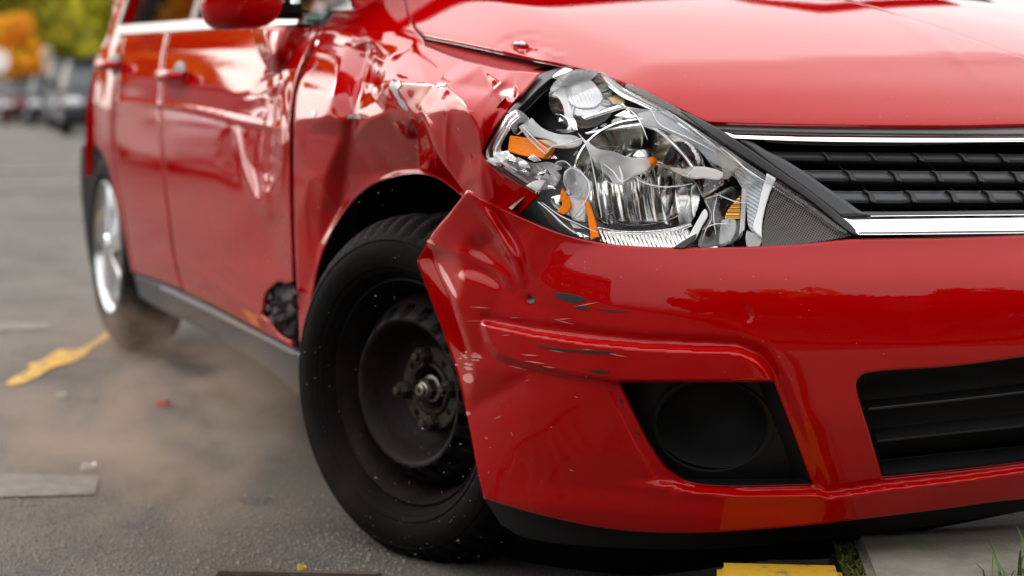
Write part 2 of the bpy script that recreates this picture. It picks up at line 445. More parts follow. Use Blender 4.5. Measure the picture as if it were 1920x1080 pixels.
def paint_mat():
    m, t, b = new_mat('red_car_paint')
    co = node(t, 'ShaderNodeTexCoord')
    b.inputs['Base Color'].default_value = (.34, .0003, .0008, 1); b.inputs['Roughness'].default_value = .34; b.inputs['Specular IOR Level'].default_value = .0
    b.inputs['Coat Weight'].default_value = 1; b.inputs['Coat Roughness'].default_value = .012; b.inputs['Coat IOR'].default_value = 1.38
    # fine dust freckles and faint orange peel
    v = node(t, 'ShaderNodeTexVoronoi', Scale=62.0, feature='F1'); t.links.new(co.outputs['Object'], v.inputs['Vector'])
    lt = node(t, 'ShaderNodeMath', operation='LESS_THAN'); lt.inputs[1].default_value = .055; t.links.new(v.outputs['Distance'], lt.inputs[0])
    n2 = node(t, 'ShaderNodeTexNoise', Scale=5.0, Detail=2); t.links.new(co.outputs['Object'], n2.inputs['Vector'])
    gt = node(t, 'ShaderNodeMath', operation='GREATER_THAN'); gt.inputs[1].default_value = .56; t.links.new(n2.outputs['Fac'], gt.inputs[0])
    mu = node(t, 'ShaderNodeMath', operation='MULTIPLY'); t.links.new(lt.outputs[0], mu.inputs[0]); t.links.new(gt.outputs[0], mu.inputs[1])
    mu2 = node(t, 'ShaderNodeMath', operation='MULTIPLY'); mu2.inputs[1].default_value = .35; t.links.new(mu.outputs[0], mu2.inputs[0])
    x = node(t, 'ShaderNodeMix', data_type='RGBA'); x.inputs[6].default_value = (.34, .0003, .0008, 1); x.inputs[7].default_value = (.55, .3, .28, 1)
    t.links.new(mu2.outputs[0], x.inputs['Factor']); t.links.new(x.outputs[2], b.inputs['Base Color'])
    n = node(t, 'ShaderNodeTexNoise', Scale=260.0, Detail=1); t.links.new(co.outputs['Object'], n.inputs['Vector'])
    bp = node(t, 'ShaderNodeBump', Strength=.018, Distance=.002); t.links.new(n.outputs['Fac'], bp.inputs['Height']); t.links.new(bp.outputs[0], b.inputs['Coat Normal'])
    d = node(t, 'ShaderNodeTexNoise', Scale=3.0, Detail=6, Roughness=.7); t.links.new(co.outputs['Object'], d.inputs['Vector'])
    r = node(t, 'ShaderNodeMapRange'); r.inputs['From Min'].default_value = .45; r.inputs['From Max'].default_value = .75; r.inputs['To Min'].default_value = .008; r.inputs['To Max'].default_value = .05
    t.links.new(d.outputs['Fac'], r.inputs['Value']); t.links.new(r.outputs[0], b.inputs['Coat Roughness'])
    return m
PAINT = paint_mat()
PLASTIC = simple('black_plastic', (.009, .009, .010), .42, bump=(900, .05))
GREYPL = simple('grey_plastic', (.050, .054, .062), .38, bump=(700, .04))
SILL = simple('sill_plastic', (.038, .042, .048), .45, var=.3)
GLOSSBLK = simple('gloss_black_plastic', (.008, .008, .009), .22, var=.25)
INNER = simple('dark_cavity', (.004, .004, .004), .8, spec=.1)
RUBBER = simple('tyre_rubber', (.003, .0025, .0023), .8, spec=.10, var=.45, var_scale=14, bump=(60, .15))
STEEL = simple('dirty_black_steel', (.0065, .0048, .0042), .6, spec=.16, var=.5, var_scale=22, bump=(120, .12))
HUB = simple('rusty_hub_iron', (.034, .030, .019), .6, metal=.4, var=.6, var_scale=60, bump=(160, .4))
BRIGHT = simple('worn_bright_steel', (.28, .26, .23), .38, metal=1, var=.2, var_scale=60)
CHROME = simple('chrome', (.86, .87, .88), .045, metal=1)
ALLOY = simple('silver_alloy', (.62, .63, .65), .22, metal=.9)
CLEAR = simple('clear_lens_plastic', (.97, .98, 1), .03, trans=1, ior=1.49)
FROST = simple('hazed_lens_plastic', (.95, .97, .99), .14, trans=.72, ior=1.42, var=.06, var_scale=30)
WHITEPL = simple('white_lens_plastic', (.88, .89, .9), .2)
AMBER = simple('amber_reflector', (1, .24, .0), .4, spec=.25, bump=(420, .4))
GOLD = simple('gold_ribs', (.75, .42, .10), .2, metal=.8)
def thin_glass(name, tint, ior=1.5):
    m = bpy.data.materials.new(name); m.use_nodes = True; t = m.node_tree; t.nodes.clear(); o = node(t, 'ShaderNodeOutputMaterial')
    a = node(t, 'ShaderNodeBsdfTransparent'); a.inputs['Color'].default_value = (*tint, 1); g = node(t, 'ShaderNodeBsdfGlossy'); g.inputs['Roughness'].default_value = .01
    f = node(t, 'ShaderNodeFresnel'); f.inputs['IOR'].default_value = ior; x = node(t, 'ShaderNodeMixShader')
    t.links.new(f.outputs[0], x.inputs[0]); t.links.new(a.outputs[0], x.inputs[1]); t.links.new(g.outputs[0], x.inputs[2]); t.links.new(x.outputs[0], o.inputs['Surface']); return m
GLASS = thin_glass('window_glass', (.72, .82, .78), 1.33)
CHIP = simple('bare_primer', (.42, .42, .43), .45, metal=.4, var=.3, var_scale=80)
LEDGE = simple('broken_lens_edge', (.93, .95, .97), .25, trans=.25)
SCRAPE = simple('black_scrape', (.012, .014, .014), .5)
# ------------------------------------------------------------------ the wrecked car
car = empty('red_car', label='red hatchback with crushed front fender, torn bumper and smashed headlight', cat='car')

# dark inner shell behind every gap
def inner_shell():
    xs = np.linspace(-3.15, .60, 60); V = []; Fc = []
    th = np.linspace(0, 1, 25)
    for x in xs:
        for k, t in enumerate(th):
            z = .25 + t * .62
            z = min(z, float(hood_z(np.array(x), np.array(.66))) - .10) if x > -.72 else z
            if x > .40: z = max(z, .50)
            nose = np.interp(z, NG, NV); W = np.interp(z, WG, WV)
            tt = (x + .6) / (nose + .6) if x > -.6 else (-.6 - x) / 2.88
            y = -W * math.sqrt(max(0, 1 - min(1, (tt * (1.22 if x > -.6 else 1.08)) ** (6 if x > -.6 else 9)))) + .10
            if abs(x) < .44 or abs(x + 2.6) < .44: y = min(max(y, -.52), -.3) if z < .68 else y
            V.append((x, min(y, -.05), z))
    n = len(th)
    for i in range(len(xs) - 1):
        for j in range(n - 1): Fc.append((i * n + j, (i + 1) * n + j, (i + 1) * n + j + 1, i * n + j + 1))
    m = len(V); V += [(x, -y, z) for x, y, z in V]; Fc += [tuple(k + m for k in f[::-1]) for f in Fc]
    for i in range(len(xs) - 1):                             # lid and floor
        Fc.append((i * n + n - 1, (i + 1) * n + n - 1, m + (i + 1) * n + n - 1, m + i * n + n - 1))
        Fc.append((i * n, m + i * n, m + (i + 1) * n, (i + 1) * n))
    e = (len(xs) - 1) * n
    for j in range(n - 1): Fc.append((e + j, m + e + j, m + e + j + 1, e + j + 1)); Fc.append((j, j + 1, m + j + 1, m + j))
    return mesh_obj('inner_structure', V, Fc, INNER, car, False)
inner_shell()

# ---- hood
rear = [tuple(proj(np.array([-.70, y, float(hood_z(np.array(-.70), np.array(y)))]))) for y in (0, -.3, -.60)]
hood_out = [(793, 66, 1), (830, 73), (880, 83), (940, 96), (1000, 109), (1062, 122), (1120, 138), (1180, 160), (1240, 188), (1290, 212), (1326, 229, 1),
            (1400, 232), (1550, 235), (1700, 236.5), (1800, 236.5), (1920, 234), cen(.72, .768) + (1,), cen(.62, .845), cen(.5, float(hood_z(.5, 0))), cen(.1, float(hood_z(.1, 0))), cen(-.3, float(hood_z(-.3, 0))),
            rear[0] + (1,), rear[1], rear[2] + (1,), (752, -30), (760, 0), (765, 22), (777, 49)]
hf = Field(740, -120, 2040, 260, 2.5)
hf.crease([(1400, -120), (1560, -40), (1640, 10), (1720, 55), (1790, 105), (1840, 150)], -.006, 8)   # hood rib
hf.crease([(1760, 116), (1860, 110), (2000, 102), (2120, 95)], -.0025, 4)
hf.bump(985, 92, 20, 9, .030, .2); hf.crease([(945, 92), (968, 82), (1000, 88), (1030, 100), (1062, 108)], -.008, 4)
hf.crease([(925, 92), (950, 74), (990, 66), (1040, 74)], .004, 4); hf.crease([(1000, 82), (1030, 92), (1060, 100)], .003, 4)
hood = panel('hood', hood_out, PAINT, car, sp=8, edge=.002, D=hf, thick=.006, mirror=lambda x, y: 0 * x)

# ---- fender, crushed
fender_out = [(634, -40, 1), (631, 0), (623, 28), (607, 46), (591, 75), (571, 120), (558, 165), (552, 220), (550.5, 300), (551.5, 400), (555, 500), (560, 600), (566, 690, 1),
              (572, 660), (577, 610), (584, 560), (593, 515), (604, 475), (619, 440), (640, 405), (666, 372), (700, 346), (740, 331), (780, 325.5), (815, 332), (845, 350), (868, 370, 1),
              (905, 400, 1), (975, 402, 1), (1013, 364, 1), (985, 350), (950, 330), (922, 311), (908, 297), (905, 284), (914, 262), (938, 225), (962, 195), (990, 163), (1013, 137, 1),
              (985, 134), (950, 131), (900, 120), (850, 106), (797, 85, 1), (792, 72), (777, 54), (765, 25), (757, 0), (750, -30, 1)]
ff = Field(500, -80, 1080, 720, 2.0)
FP = [(500, -80, 0), (1080, -80, 0), (500, 720, 0), (1080, 720, 0), (500, 320, 0), (500, 120, 0), (1080, 300, 0),
      (640, -20, 0), (760, -20, 0), (690, 40, 0), (612, 55, .0), (780, 80, 0), (900, 125, 0), (1000, 140, 0), (690, 72, .012),
      # white upward-facing sheet behind the crush, ridge at its foot
      (608, 80, .040), (650, 88, .050), (575, 130, .022), (556, 225, -.026), (600, 222, -.020), (565, 165, .004), (640, 106, .034), (613, 212, -.012), (628, 160, .012),
      # trapezoid turned towards the front
      (693, 97, .105), (680, 155, .088), (665, 214, .070), (640, 226, .026),
      # sheet between trapezoid and ridge
      (722, 110, .030), (735, 130, -.004), (705, 190, .050), (690, 225, .060), (720, 158, -.012),
      # main ridge
      (745, 152, -.052), (800, 157, -.060), (842, 159, -.058), (866, 185, -.050), (890, 225, -.036), (903, 260, -.020), (906, 288, -.004),
      # below the ridge the sheet is pushed in
      (585, 250, .016), (640, 258, .070), (660, 264, .120), (700, 266, .140), (760, 264, .150), (786, 262, .155), (725, 210, .045), (755, 200, .010), (765, 225, .035),
      (700, 325, .205), (650, 330, .165), (610, 330, .062), (580, 330, .030), (740, 322, .228), (790, 320, .235), (830, 336, .170), (812, 268, .030), (838, 315, .055), (860, 345, .070), (790, 215, .006), (845, 240, .012), (872, 300, .040),
      (560, 300, .012), (556, 420, .03), (600, 400, .085), (640, 390, .175), (600, 460, .10), (590, 520, .075), (575, 560, .05), (556, 560, .03),
      # front part around the headlight
      (880, 160, -.006), (918, 215, .004), (940, 150, -.014), (958, 140, -.012), (925, 172, .030), (945, 200, .045), (968, 165, -.002), (915, 262, .010), (900, 330, .012), (960, 360, .03), (870, 368, .085), (905, 400, .045), (1010, 364, .02), (980, 398, .04)]
ff.facets(FP, 4.2)
ff.crease([(745, 165), (775, 215), (805, 265), (835, 312), (872, 360)], -0.0060, 4.5, False)    # folded lip
ff.crease([(738, 178), (768, 228), (798, 276), (826, 318)], 0.0050, 5)
ff.crease([(835, 190), (838, 220), (836, 250), (836, 310)], -0.0030, 3.5)
pass; ff.crease([(680, 140), (664, 165), (664, 210)], -0.0040, 4)
ff.crease([(700, 100), (697, 140), (690, 180)], -0.0050, 4)
ff.crease([(575, 345), (590, 335), (620, 372), (640, 402)], -0.0030, 4); ff.crease([(574, 350), (572, 400), (578, 470)], -0.0025, 4)
ff.crease([(560, 262), (570, 290), (588, 310)], -0.0025, 5); ff.crease([(575, 258), (610, 262), (635, 274)], -0.0025, 4)
pass; pass
ff.crease([(900, 205), (912, 180), (935, 158), (955, 142)], -0.0050, 5); ff.crease([(905, 290), (900, 245), (905, 210)], -0.0040, 4)
ff.crease([(968, 140), (972, 165), (968, 190)], -0.0060, 4); ff.crease([(912, 300), (922, 340), (930, 375)], -0.0035, 4)
pass; pass
CR = [(560, 90), (700, 90), (840, 150), (880, 230), (840, 320), (700, 320), (620, 400), (560, 400)]
ff.noise(.0006, 34, CR, 20, 4)
fender = panel('fender', fender_out, PAINT, car, sp=3.2, edge=.0025, D=ff, thick=.0015, step=3)
# inner flange of the fender seen through the gap under the hood edge
panel('fender_flange', [(797, 82, 1), (860, 108), (950, 131), (1013, 137, 1), (1062, 128, 1), (1000, 112), (900, 92), (797, 70, 1)], simple('shaded_matt_red', (.22, .002, .004), .6, spec=.1), fender, sp=8, edge=0,  # matt, darker red stands in for shade under the hood edge
      off=.012, D=lambda x, y: .10 * np.clip((82 + (x - 797) * .26 - y) / 24, 0, 1.2) + .006, thick=.002)

def flat(name, out_, mat, parent, off, gx=0, gy=0, sp=5, thick=.003, edge=.001, wob=0, seed=0, base=None, step=3):
    rim = LEDGE if mat in (CLEAR, FROST) and 'shard' in name else None; wob *= 1.8 if rim else 1
    c = np.array([p[:2] for p in out_], float).mean(0)
    r = np.random.default_rng(seed + 11); a, b, p1, p2 = r.uniform(.03, .07, 2).tolist() + r.uniform(0, 6, 2).tolist()
    D = lambda x, y: gx * (x - c[0]) / 100 + gy * (y - c[1]) / 100 + wob * (np.sin(a * x + b * y + p1) + np.sin(b * 1.7 * x - a * y + p2))
    return panel(name, out_, mat, parent, sp=sp, thick=thick, edge=edge, D=D, off=off, base=base, step=step, rim_mat=rim)
# bare metal chips along the torn ridge of the fender
chips = [[(729, 160, 1), (734, 150, 1), (741, 154), (748, 150, 1), (752, 160, 1), (746, 168), (749, 180), (757, 196, 1), (745, 186), (737, 174)],
         [(817, 163, 1), (821, 155, 1), (837, 156, 1), (834, 161, 1)], [(650, 222, 1), (658, 214), (664, 219), (673, 215), (676, 223, 1), (664, 222)], [(583, 212, 1), (590, 205), (592, 214), (586, 219)],
         [(962, 82, 1), (966, 77, 1), (972, 79, 1), (977, 76, 1), (985, 79, 1), (984, 83, 1), (972, 82, 1)], [(745, 190, 1), (752, 185), (765, 208), (756, 204)]]
fd = lambda x, y: ff(x, y) + hf(x, y)
for k, c in enumerate(chips):
    panel('bare_metal_chip', c, CHIP, hood if k == 4 else fender, sp=3, edge=0, D=fd, off=-.004, thick=.003, step=2)

# ---- bumper, torn loose at the wheel arch
b_top = [(876, 356, 1), (900, 371), (940, 391), (980, 409), (1020, 426), (1060, 440), (1110, 452), (1160, 459), (1230, 463), (1330, 464), (1420, 462), (1510, 457), (1590, 449), (1660, 447), (1760, 446), (1920, 441)]
bump_out = b_top + [cen(.775, .61) + (1,), cen(.828, .54), cen(.836, .45), cen(.83, .33), cen(.80, .213) + (1,), (1920, 936), (1750, 957), (1600, 975), (1500, 986), (1400, 994), (1300, 999), (1200, 997), (1120, 988), (1040, 972), (960, 951), (907, 934, 1),
            (895, 880), (880, 800), (857, 700), (830, 620), (803, 548), (782, 489, 1), (812, 436), (845, 396)]
fog = [(1160, 717, 1), (1300, 716.5), (1451, 716, 1), (1489, 815), (1524, 910, 1), (1400, 913.5), (1330, 912), (1290, 905), (1255, 885), (1228, 852), (1203, 808), (1180, 760)]
lowg = [(1607, 735), (1606, 716), (1616, 703), (1640, 697), (1780, 687), (1920, 669), (2060, 650, 1), (2060, 845, 1), (1920, 868), (1780, 885), (1655, 897, 1), (1630, 812)]
bf = Field(740, 320, 2240, 1040, 2.5)
# moulded strip over the fog lamp
bf.region([(903, 605), (940, 612), (1000, 625), (1100, 641), (1200, 650), (1300, 655), (1385, 658), (1420, 670), (1440, 690), (1452, 716), (1160, 717), (1060, 702), (980, 685), (930, 668), (912, 640)], -.016, 3.2)
bf.region([(905, 590), (1000, 606), (1200, 630), (1380, 636), (1435, 655), (1470, 716), (1548, 912), (1520, 914), (1440, 716), (1425, 680), (1385, 652), (1200, 644), (1000, 620), (905, 602)], .010, 6)
ly = np.interp(bf.X, [1100, 1262, 1300, 1400, 1530, 1552, 1660, 1800, 2000, 2240], [905, 905, 917, 924, 922, 928, 912, 896, 868, 830])
smo = lambda t_: np.clip(t_, 0, 1) ** 2 * (3 - 2 * np.clip(t_, 0, 1))
bf.d -= .022 * smo((bf.X - 1120) / 240) * smo((bf.Y - ly + 8) / 18)
bf.region([(1140, 722), (1166, 717), (1185, 760), (1208, 808), (1232, 852), (1262, 890), (1300, 912), (1262, 922), (1225, 890), (1190, 830), (1160, 770)], .007, 5)
# torn corner: buckled panel
BP = [(740, 320, 0), (2240, 320, 0), (740, 1040, 0), (2240, 1040, 0), (1120, 455, 0), (1100, 620, 0), (1000, 700, 0), (960, 900, 0), (907, 940, -.01), (1060, 445, -.01), (1010, 420, -.03),
      (876, 356, -.095), (930, 385, -.055), (782, 489, .02), (806, 458, -.050), (845, 396, -.070), (855, 575, -.045), (890, 690, -.015), (822, 600, .03), (850, 690, .025), (872, 770, .015),
      (985, 545, .002), (990, 560, .002), (960, 490, -.010), (935, 440, -.028), (905, 410, -.055), (900, 470, -.010), (875, 440, -.045), (860, 480, -.036), (925, 510, -.004), (940, 545, -.004), (870, 520, -.042), (980, 480, -.022), (1000, 520, -.008)]
bf.facets(BP, 5.5)
bf.crease([(890, 372), (915, 405), (945, 455), (970, 500), (985, 545)], -.014, 7); bf.crease([(905, 372), (940, 415), (975, 470), (988, 530)], .008, 6)
bf.crease([(830, 480), (880, 478), (925, 505), (975, 545)], -.008, 8); bf.crease([(850, 505), (900, 510), (950, 535)], .006, 8)
bf.crease([(806, 460), (830, 520), (858, 572)], -.008, 4)
bf.noise(.0007, 18, [(790, 370), (960, 400), (1000, 560), (840, 600)], 14, 5); bf.noise(.0004, 30, [(760, 350), (2200, 350), (2200, 1000), (760, 1000)], 20, 6)
bf.bump(995, 560, 5, 4, .006); bf.crease([(1396, 575), (1405, 590), (1402, 606)], .003, 4)
bumper = panel('bumper', bump_out, PAINT, car, holes=[fog, lowg], sp=5, edge=.0035, D=bf, thick=.0035, step=4, mirror=lambda x, y: 0 * x)
bd = lambda x, y: bf(x, y)
for c in ([(1036, 551), (1060, 550), (1085, 555), (1099, 563), (1085, 567), (1062, 565), (1045, 558)], [(988, 562), (993, 556), (1001, 560), (1003, 568), (992, 569)],
          [(1003, 647), (1030, 651), (1080, 657), (1140, 659), (1150, 662), (1110, 663), (1060, 659), (1025, 654)], [(1105, 695), (1125, 694), (1142, 697), (1130, 700)],
          [(1078, 575), (1105, 577), (1105, 579), (1080, 578)], [(1116, 577), (1140, 580), (1180, 583), (1140, 583)], [(1160, 748, 1), (1166, 750), (1168, 757), (1162, 754)], [(1188, 808, 1), (1197, 812), (1199, 817)]):
    panel('scrape', c, SCRAPE, bumper, sp=3, edge=0, D=bd, off=-.0012, thick=.001, step=2)
r2 = np.random.default_rng(5)
WEAR = simple('paint_scuff', (.62, .22, .22), .5)
for k in range(26):                                            # scuffed edge beside the wheel
    x = 852 + r2.uniform(0, 46); y = 652 + (x - 852) * .35 + r2.uniform(0, 34) * (1 if x < 880 else .4)
    l = r2.uniform(5, 16); h = r2.uniform(.8, 2.4)
    panel('paint_scuff', [(x, y, 1), (x + l * .6, y - h + r2.uniform(-1, 1)), (x + l, y + r2.uniform(-1, 2), 1), (x + l * .5, y + h)], WEAR, bumper, sp=3, edge=0, D=bd, off=-.001, thick=.0008, step=2)
for c in ([(868, 706), (880, 700), (888, 712), (884, 718), (872, 716)], [(874, 772), (882, 775), (876, 779)], [(816, 460, 1), (806, 449), (800, 452)]):
    panel('paint_scuff', c, WEAR, bumper, sp=3, edge=0, D=bd, off=-.001, thick=.0008, step=2)

# fog lamp recess: walls, plate, round bowl
def recess(name, out_, depth, mat, parent, D=None, sp=10, floor=True, taper=.0, start=.002):
    """walls running back from an opening, closed by a floor"""
    pl = catmull(out_, 6); P, N = hit(pl[:, 0], pl[:, 1]); v = ray(pl[:, 0], pl[:, 1])
    if D is not None: P = P + v * D(pl[:, 0], pl[:, 1])[:, None]
    c = P.mean(0); back = np.array([-1, 0.0, 0]); Q = P + back * depth
    Q = c + back * depth + (Q - c - back * depth) * (1 - taper)
    P = P + back * start
    n = len(P); V = np.concatenate([P, Q]); Fc = [(i, (i + 1) % n, n + (i + 1) % n, n + i) for i in range(n)]
    o = mesh_obj(name, V, Fc, mat, parent, True)
    if floor:
        bm = bmesh.new(); bm.from_mesh(o.data); bm.verts.ensure_lookup_table()
        bm.faces.new([bm.verts[n + i] for i in range(n)]); bmesh.ops.triangulate(bm, faces=[f for f in bm.faces if len(f.verts) > 4]); bmesh.ops.recalc_face_normals(bm, faces=bm.faces)
        bm.to_mesh(o.data); bm.free(); o.data.set_sharp_from_angle(angle=R(40))
    return o
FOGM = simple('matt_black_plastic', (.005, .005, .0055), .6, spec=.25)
fogr = recess('fog_lamp_recess', fog, .075, FOGM, bumper, bd, floor=False)
hole = [(1335 + 104 * math.cos(a_), 797 + 84 * math.sin(a_)) for a_ in np.linspace(0, 2 * math.pi, 24, endpoint=False).tolist()]
panel('fog_lamp_plate', [(1140, 700, 1), (1480, 700, 1), (1545, 925, 1), (1380, 930), (1270, 905), (1200, 840)], FOGM, fogr, holes=[hole], sp=10, edge=.004, off=.055, thick=.01)
Pf, Nf = hit(np.array([1335.]), np.array([797.])); fc = Pf[0] + ray(1335, 797) * .056
lathe('fog_lamp_bowl', [(.088, -.004), (.083, -.010), (.074, -.032), (.056, -.060), (.03, -.072), (0, -.074)], simple('fog_bowl', (.006, .0065, .008), .65, spec=.2), fogr,
      axis_matrix(fc, Nf[0]) @ Matrix.Diagonal((1.02, .84, 1, 1)), seg=64)
# lower grille: frame, back plate, bars
lgr = recess('lower_grille', lowg, .07, FOGM, bumper, bd)
for (ya, yb) in ((765, 733), (825, 796), (889, 861)):
    xl = 1627 if ya < 800 else (1644 if ya < 860 else 1658)
    pl = [(xl, ya), (1780, ya - (ya - yb) * .50), (1920, yb), (2035, yb - 14), (2200, yb - 36)]
    bar = pl + [(x, y + 4.5) for x, y in pl[::-1]]
    panel('grille_bar', [p + (1,) if i in (0, 4, 5, 9) else p for i, p in enumerate(bar)], PLASTIC, lgr, sp=6, edge=.0016, off=.028, thick=.03)
# black air dam under the bumper
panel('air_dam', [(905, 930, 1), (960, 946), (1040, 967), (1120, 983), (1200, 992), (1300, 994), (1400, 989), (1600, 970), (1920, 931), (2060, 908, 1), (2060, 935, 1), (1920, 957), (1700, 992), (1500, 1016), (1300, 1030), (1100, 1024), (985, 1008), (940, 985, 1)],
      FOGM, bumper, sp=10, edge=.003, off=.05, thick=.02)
panel('underbody_shade', [(925, 965, 1), (985, 1000), (1100, 1020), (1300, 1026), (1480, 1014, 1), (1476, 1040), (1400, 1056, 1), (1200, 1082), (1040, 1086), (940, 1040, 1)], INNER, bumper, sp=12, edge=.003, off=.10, D=lambda x, y: .0016 * np.clip(y - 960, 0, 140), thick=.01)  # black sheet standing in for the deep shade under the car
panel('underbody_shade', [(1400, 985, 1), (1700, 962), (1920, 928), (2060, 905, 1), (2060, 935, 1), (1920, 958), (1800, 982), (1700, 1002), (1600, 1032), (1560, 1046), (1400, 1050, 1)], INNER, bumper, sp=12, edge=.003, off=.13, thick=.01)  # second black sheet carries the underbody shade along to the right
# fine scratches running back from the blow
SCR = simple('scratch', (.55, .26, .26), .5)
def scratch(x, y, l, a, par, D):
    dx, dy = math.cos(a) * l, math.sin(a) * l; wd = r2.uniform(.35, .8)
    panel('scratch', [(x, y, 1), (x + dx * .5, y + dy * .5 - wd, 1), (x + dx, y + dy, 1), (x + dx * .5, y + dy * .5 + wd, 1)], SCR, par, sp=6, edge=0, D=D, off=-.0008, thick=.0005, step=5)
for k in range(7): scratch(r2.uniform(860, 1180), r2.uniform(560, 640), r2.uniform(12, 50), r2.normal() * .10 + .06, bumper, bd)
for k in range(8): scratch(r2.uniform(930, 1150), r2.uniform(640, 700), r2.uniform(15, 40), r2.normal() * .08 + .12, bumper, bd)
for k in range(8): scratch(r2.uniform(890, 1150), r2.uniform(700, 930), r2.uniform(4, 18), r2.uniform(-.6, 1.4), bumper, bd)
for k in range(16): scratch(r2.uniform(640, 880), r2.uniform(150, 300), r2.uniform(6, 26), r2.normal() * .5 + 1.0, fender, fd)
# ---- side of the car: doors, quarter panel, sill
YS = -.84
def sidept(x, z):                                              # pixel of a point on the near side skin
    W = float(np.interp(z, WG, WV)); t = (-.6 - x) / 2.88 if x < -.6 else 0
    return tuple(proj(np.array([x, -W * math.sqrt(max(0, 1 - t ** 9)), z])))
gap_f = [(300, 196), (306, 310), (330, 480), (344, 538)]        # between the two doors
dtop = [sidept(x, .937) for x in (-1.60, -1.2, -.8, -.5)]
dfy = sum(p[1] for p in dtop) / 4
door_out = [(603, 47, 1), (586, 74), (566, 120), (552, 165), (545.5, 220), (544, 300), (545.5, 400), (549, 500), (550, 527, 1), (538, 531), (524, 528), (510, 537), (498, 552), (494, 575), (492, 590), (503, 600), (512, 614), (530, 632), (548, 640, 1),
            (549, 652, 1), (480, 615), (420, 582), (346, 545, 1), (333, 500), (322, 430), (312, 350), (307, 300), (303, 240), (302, 196), (306, 120), (318, 50, 1), (420, 48), (520, 48)]
df = Field(180, 20, 640, 700, 2.0)
df.crease([(150, 186), (300, 196), (380, 208), (450, 225), (520, 240)], -.010, 4, False)       # body crease
DP = [(180, 20, 0), (640, 20, 0), (180, 700, 0), (640, 700, 0), (400, 120, 0), (400, 300, 0), (420, 480, 0), (440, 190, 0), (500, 100, 0), (555, 110, -.01), (548, 200, -.02), (543, 150, .0),
      (500, 150, .01), (520, 180, .03), (505, 250, .045), (498, 330, .05), (522, 330, .0), (525, 250, .0), (470, 225, .015), (452, 300, .012), (480, 380, .02), (505, 425, .045), (512, 480, .05), (540, 330, .01), (545, 420, .02), (530, 440, .03), (540, 520, .04), (490, 520, .02), (440, 400, .0), (540, 640, .0)]
df.facets(DP, 5)
df.crease([(440, 230), (450, 290), (470, 350), (500, 420)], -.014, 6); df.crease([(510, 190), (498, 260), (495, 340), (505, 420)], -.016, 6)
df.crease([(528, 160), (527, 220), (530, 290), (522, 360)], -.018, 5); df.crease([(480, 165), (505, 150), (530, 140)], .012, 6)
df.noise(.0032, 10, [(500, 130), (545, 130), (548, 420), (500, 420)], 8, 2); df.noise(.0020, 22, [(430, 180), (545, 130), (548, 640), (470, 520)], 14, 9)
df.noise(.0010, 40, [(150, 40), (560, 40), (560, 700), (150, 600)], 30, 12)
df.crease([(150, 470), (250, 490), (345, 500), (440, 560), (545, 622)], -.008, 9, False)        # swage above the sill
door = panel('door', door_out, PAINT, car, sp=4, edge=.003, D=df, thick=.004, step=3)
rdoor_out = [(315, 50, 1), (303, 120), (299, 196), (300, 240), (304, 300), (309, 350), (318.5, 430), (329, 500), (342, 543, 1), (300, 526), (254, 510, 1), (244, 470), (236, 420), (226, 365), (219, 330), (215, 250), (220, 150), (232, 60, 1)]
rdoor = panel('door', rdoor_out, PAINT, car, sp=5, edge=.003, D=df, thick=.004, step=3)
quarter_out = [(230, 60, 1), (217.5, 150), (212.5, 250), (216.5, 330), (223.5, 365), (233, 420), (241, 470), (251, 509, 1), (247, 512, 1), (240, 478), (230, 430), (218, 376), (207, 325), (197, 297), (186, 278), (176, 268), (168, 268), (163, 285), (160, 330, 1),
               (159, 300), (161, 240), (165, 190), (174, 140), (186, 100), (204, 60), (216, 0), (222, -60), (226, -90, 1), (240, -90, 1), (228, 0), (224, 40, 1)]
quarter = panel('quarter_panel', quarter_out, PAINT, car, sp=5, edge=0, thick=.02, step=3)
# sill
sill_out = [(251, 513, 1), (300, 531), (344, 550), (420, 588), (480, 620), (549, 656), (572, 668, 1), (572, 752, 1), (500, 690), (420, 640), (340, 598), (290, 574), (262, 556, 1)]
sill = panel('rocker_panel', sill_out, SILL, car, sp=6, edge=.006, off=.012, D=lambda x, y: .0006 * np.clip(y - (513 + (x - 251) * .5), 0, 90), thick=.01)
panel('rocker_trim', [(300, 536, 1), (420, 594), (550, 662, 1), (550, 666, 1), (420, 599), (300, 541, 1)], ALLOY, sill, sp=5, edge=0, off=-.002, thick=.002)
# torn hole behind the door corner: ragged black plastic
r3 = np.random.default_rng(3)
panel('torn_liner', [(496, 552), (510, 534), (526, 526), (541, 530), (552, 540), (556, 580), (552, 622), (540, 630), (524, 618), (508, 606), (496, 588)], INNER, door, sp=5, edge=0, off=.05, D=Field(480, 510, 570, 650, 2).noise(.012, 5, None, 1, 8), thick=.002)
for k in range(14):
    x, y = r3.uniform(500, 548), r3.uniform(535, 615); a = r3.uniform(0, 6.28)
    p = [(x + math.cos(a + q) * r3.uniform(4, 12), y + math.sin(a + q) * r3.uniform(4, 14), 1) for q in (0, 1.9, 3.3, 4.9)]
    flat('plastic_scrap', p, PLASTIC if k % 4 else GLOSSBLK, door, .03 - .002 * k, r3.uniform(-.05, .05), r3.uniform(-.05, .05), sp=6, edge=0, thick=.002)

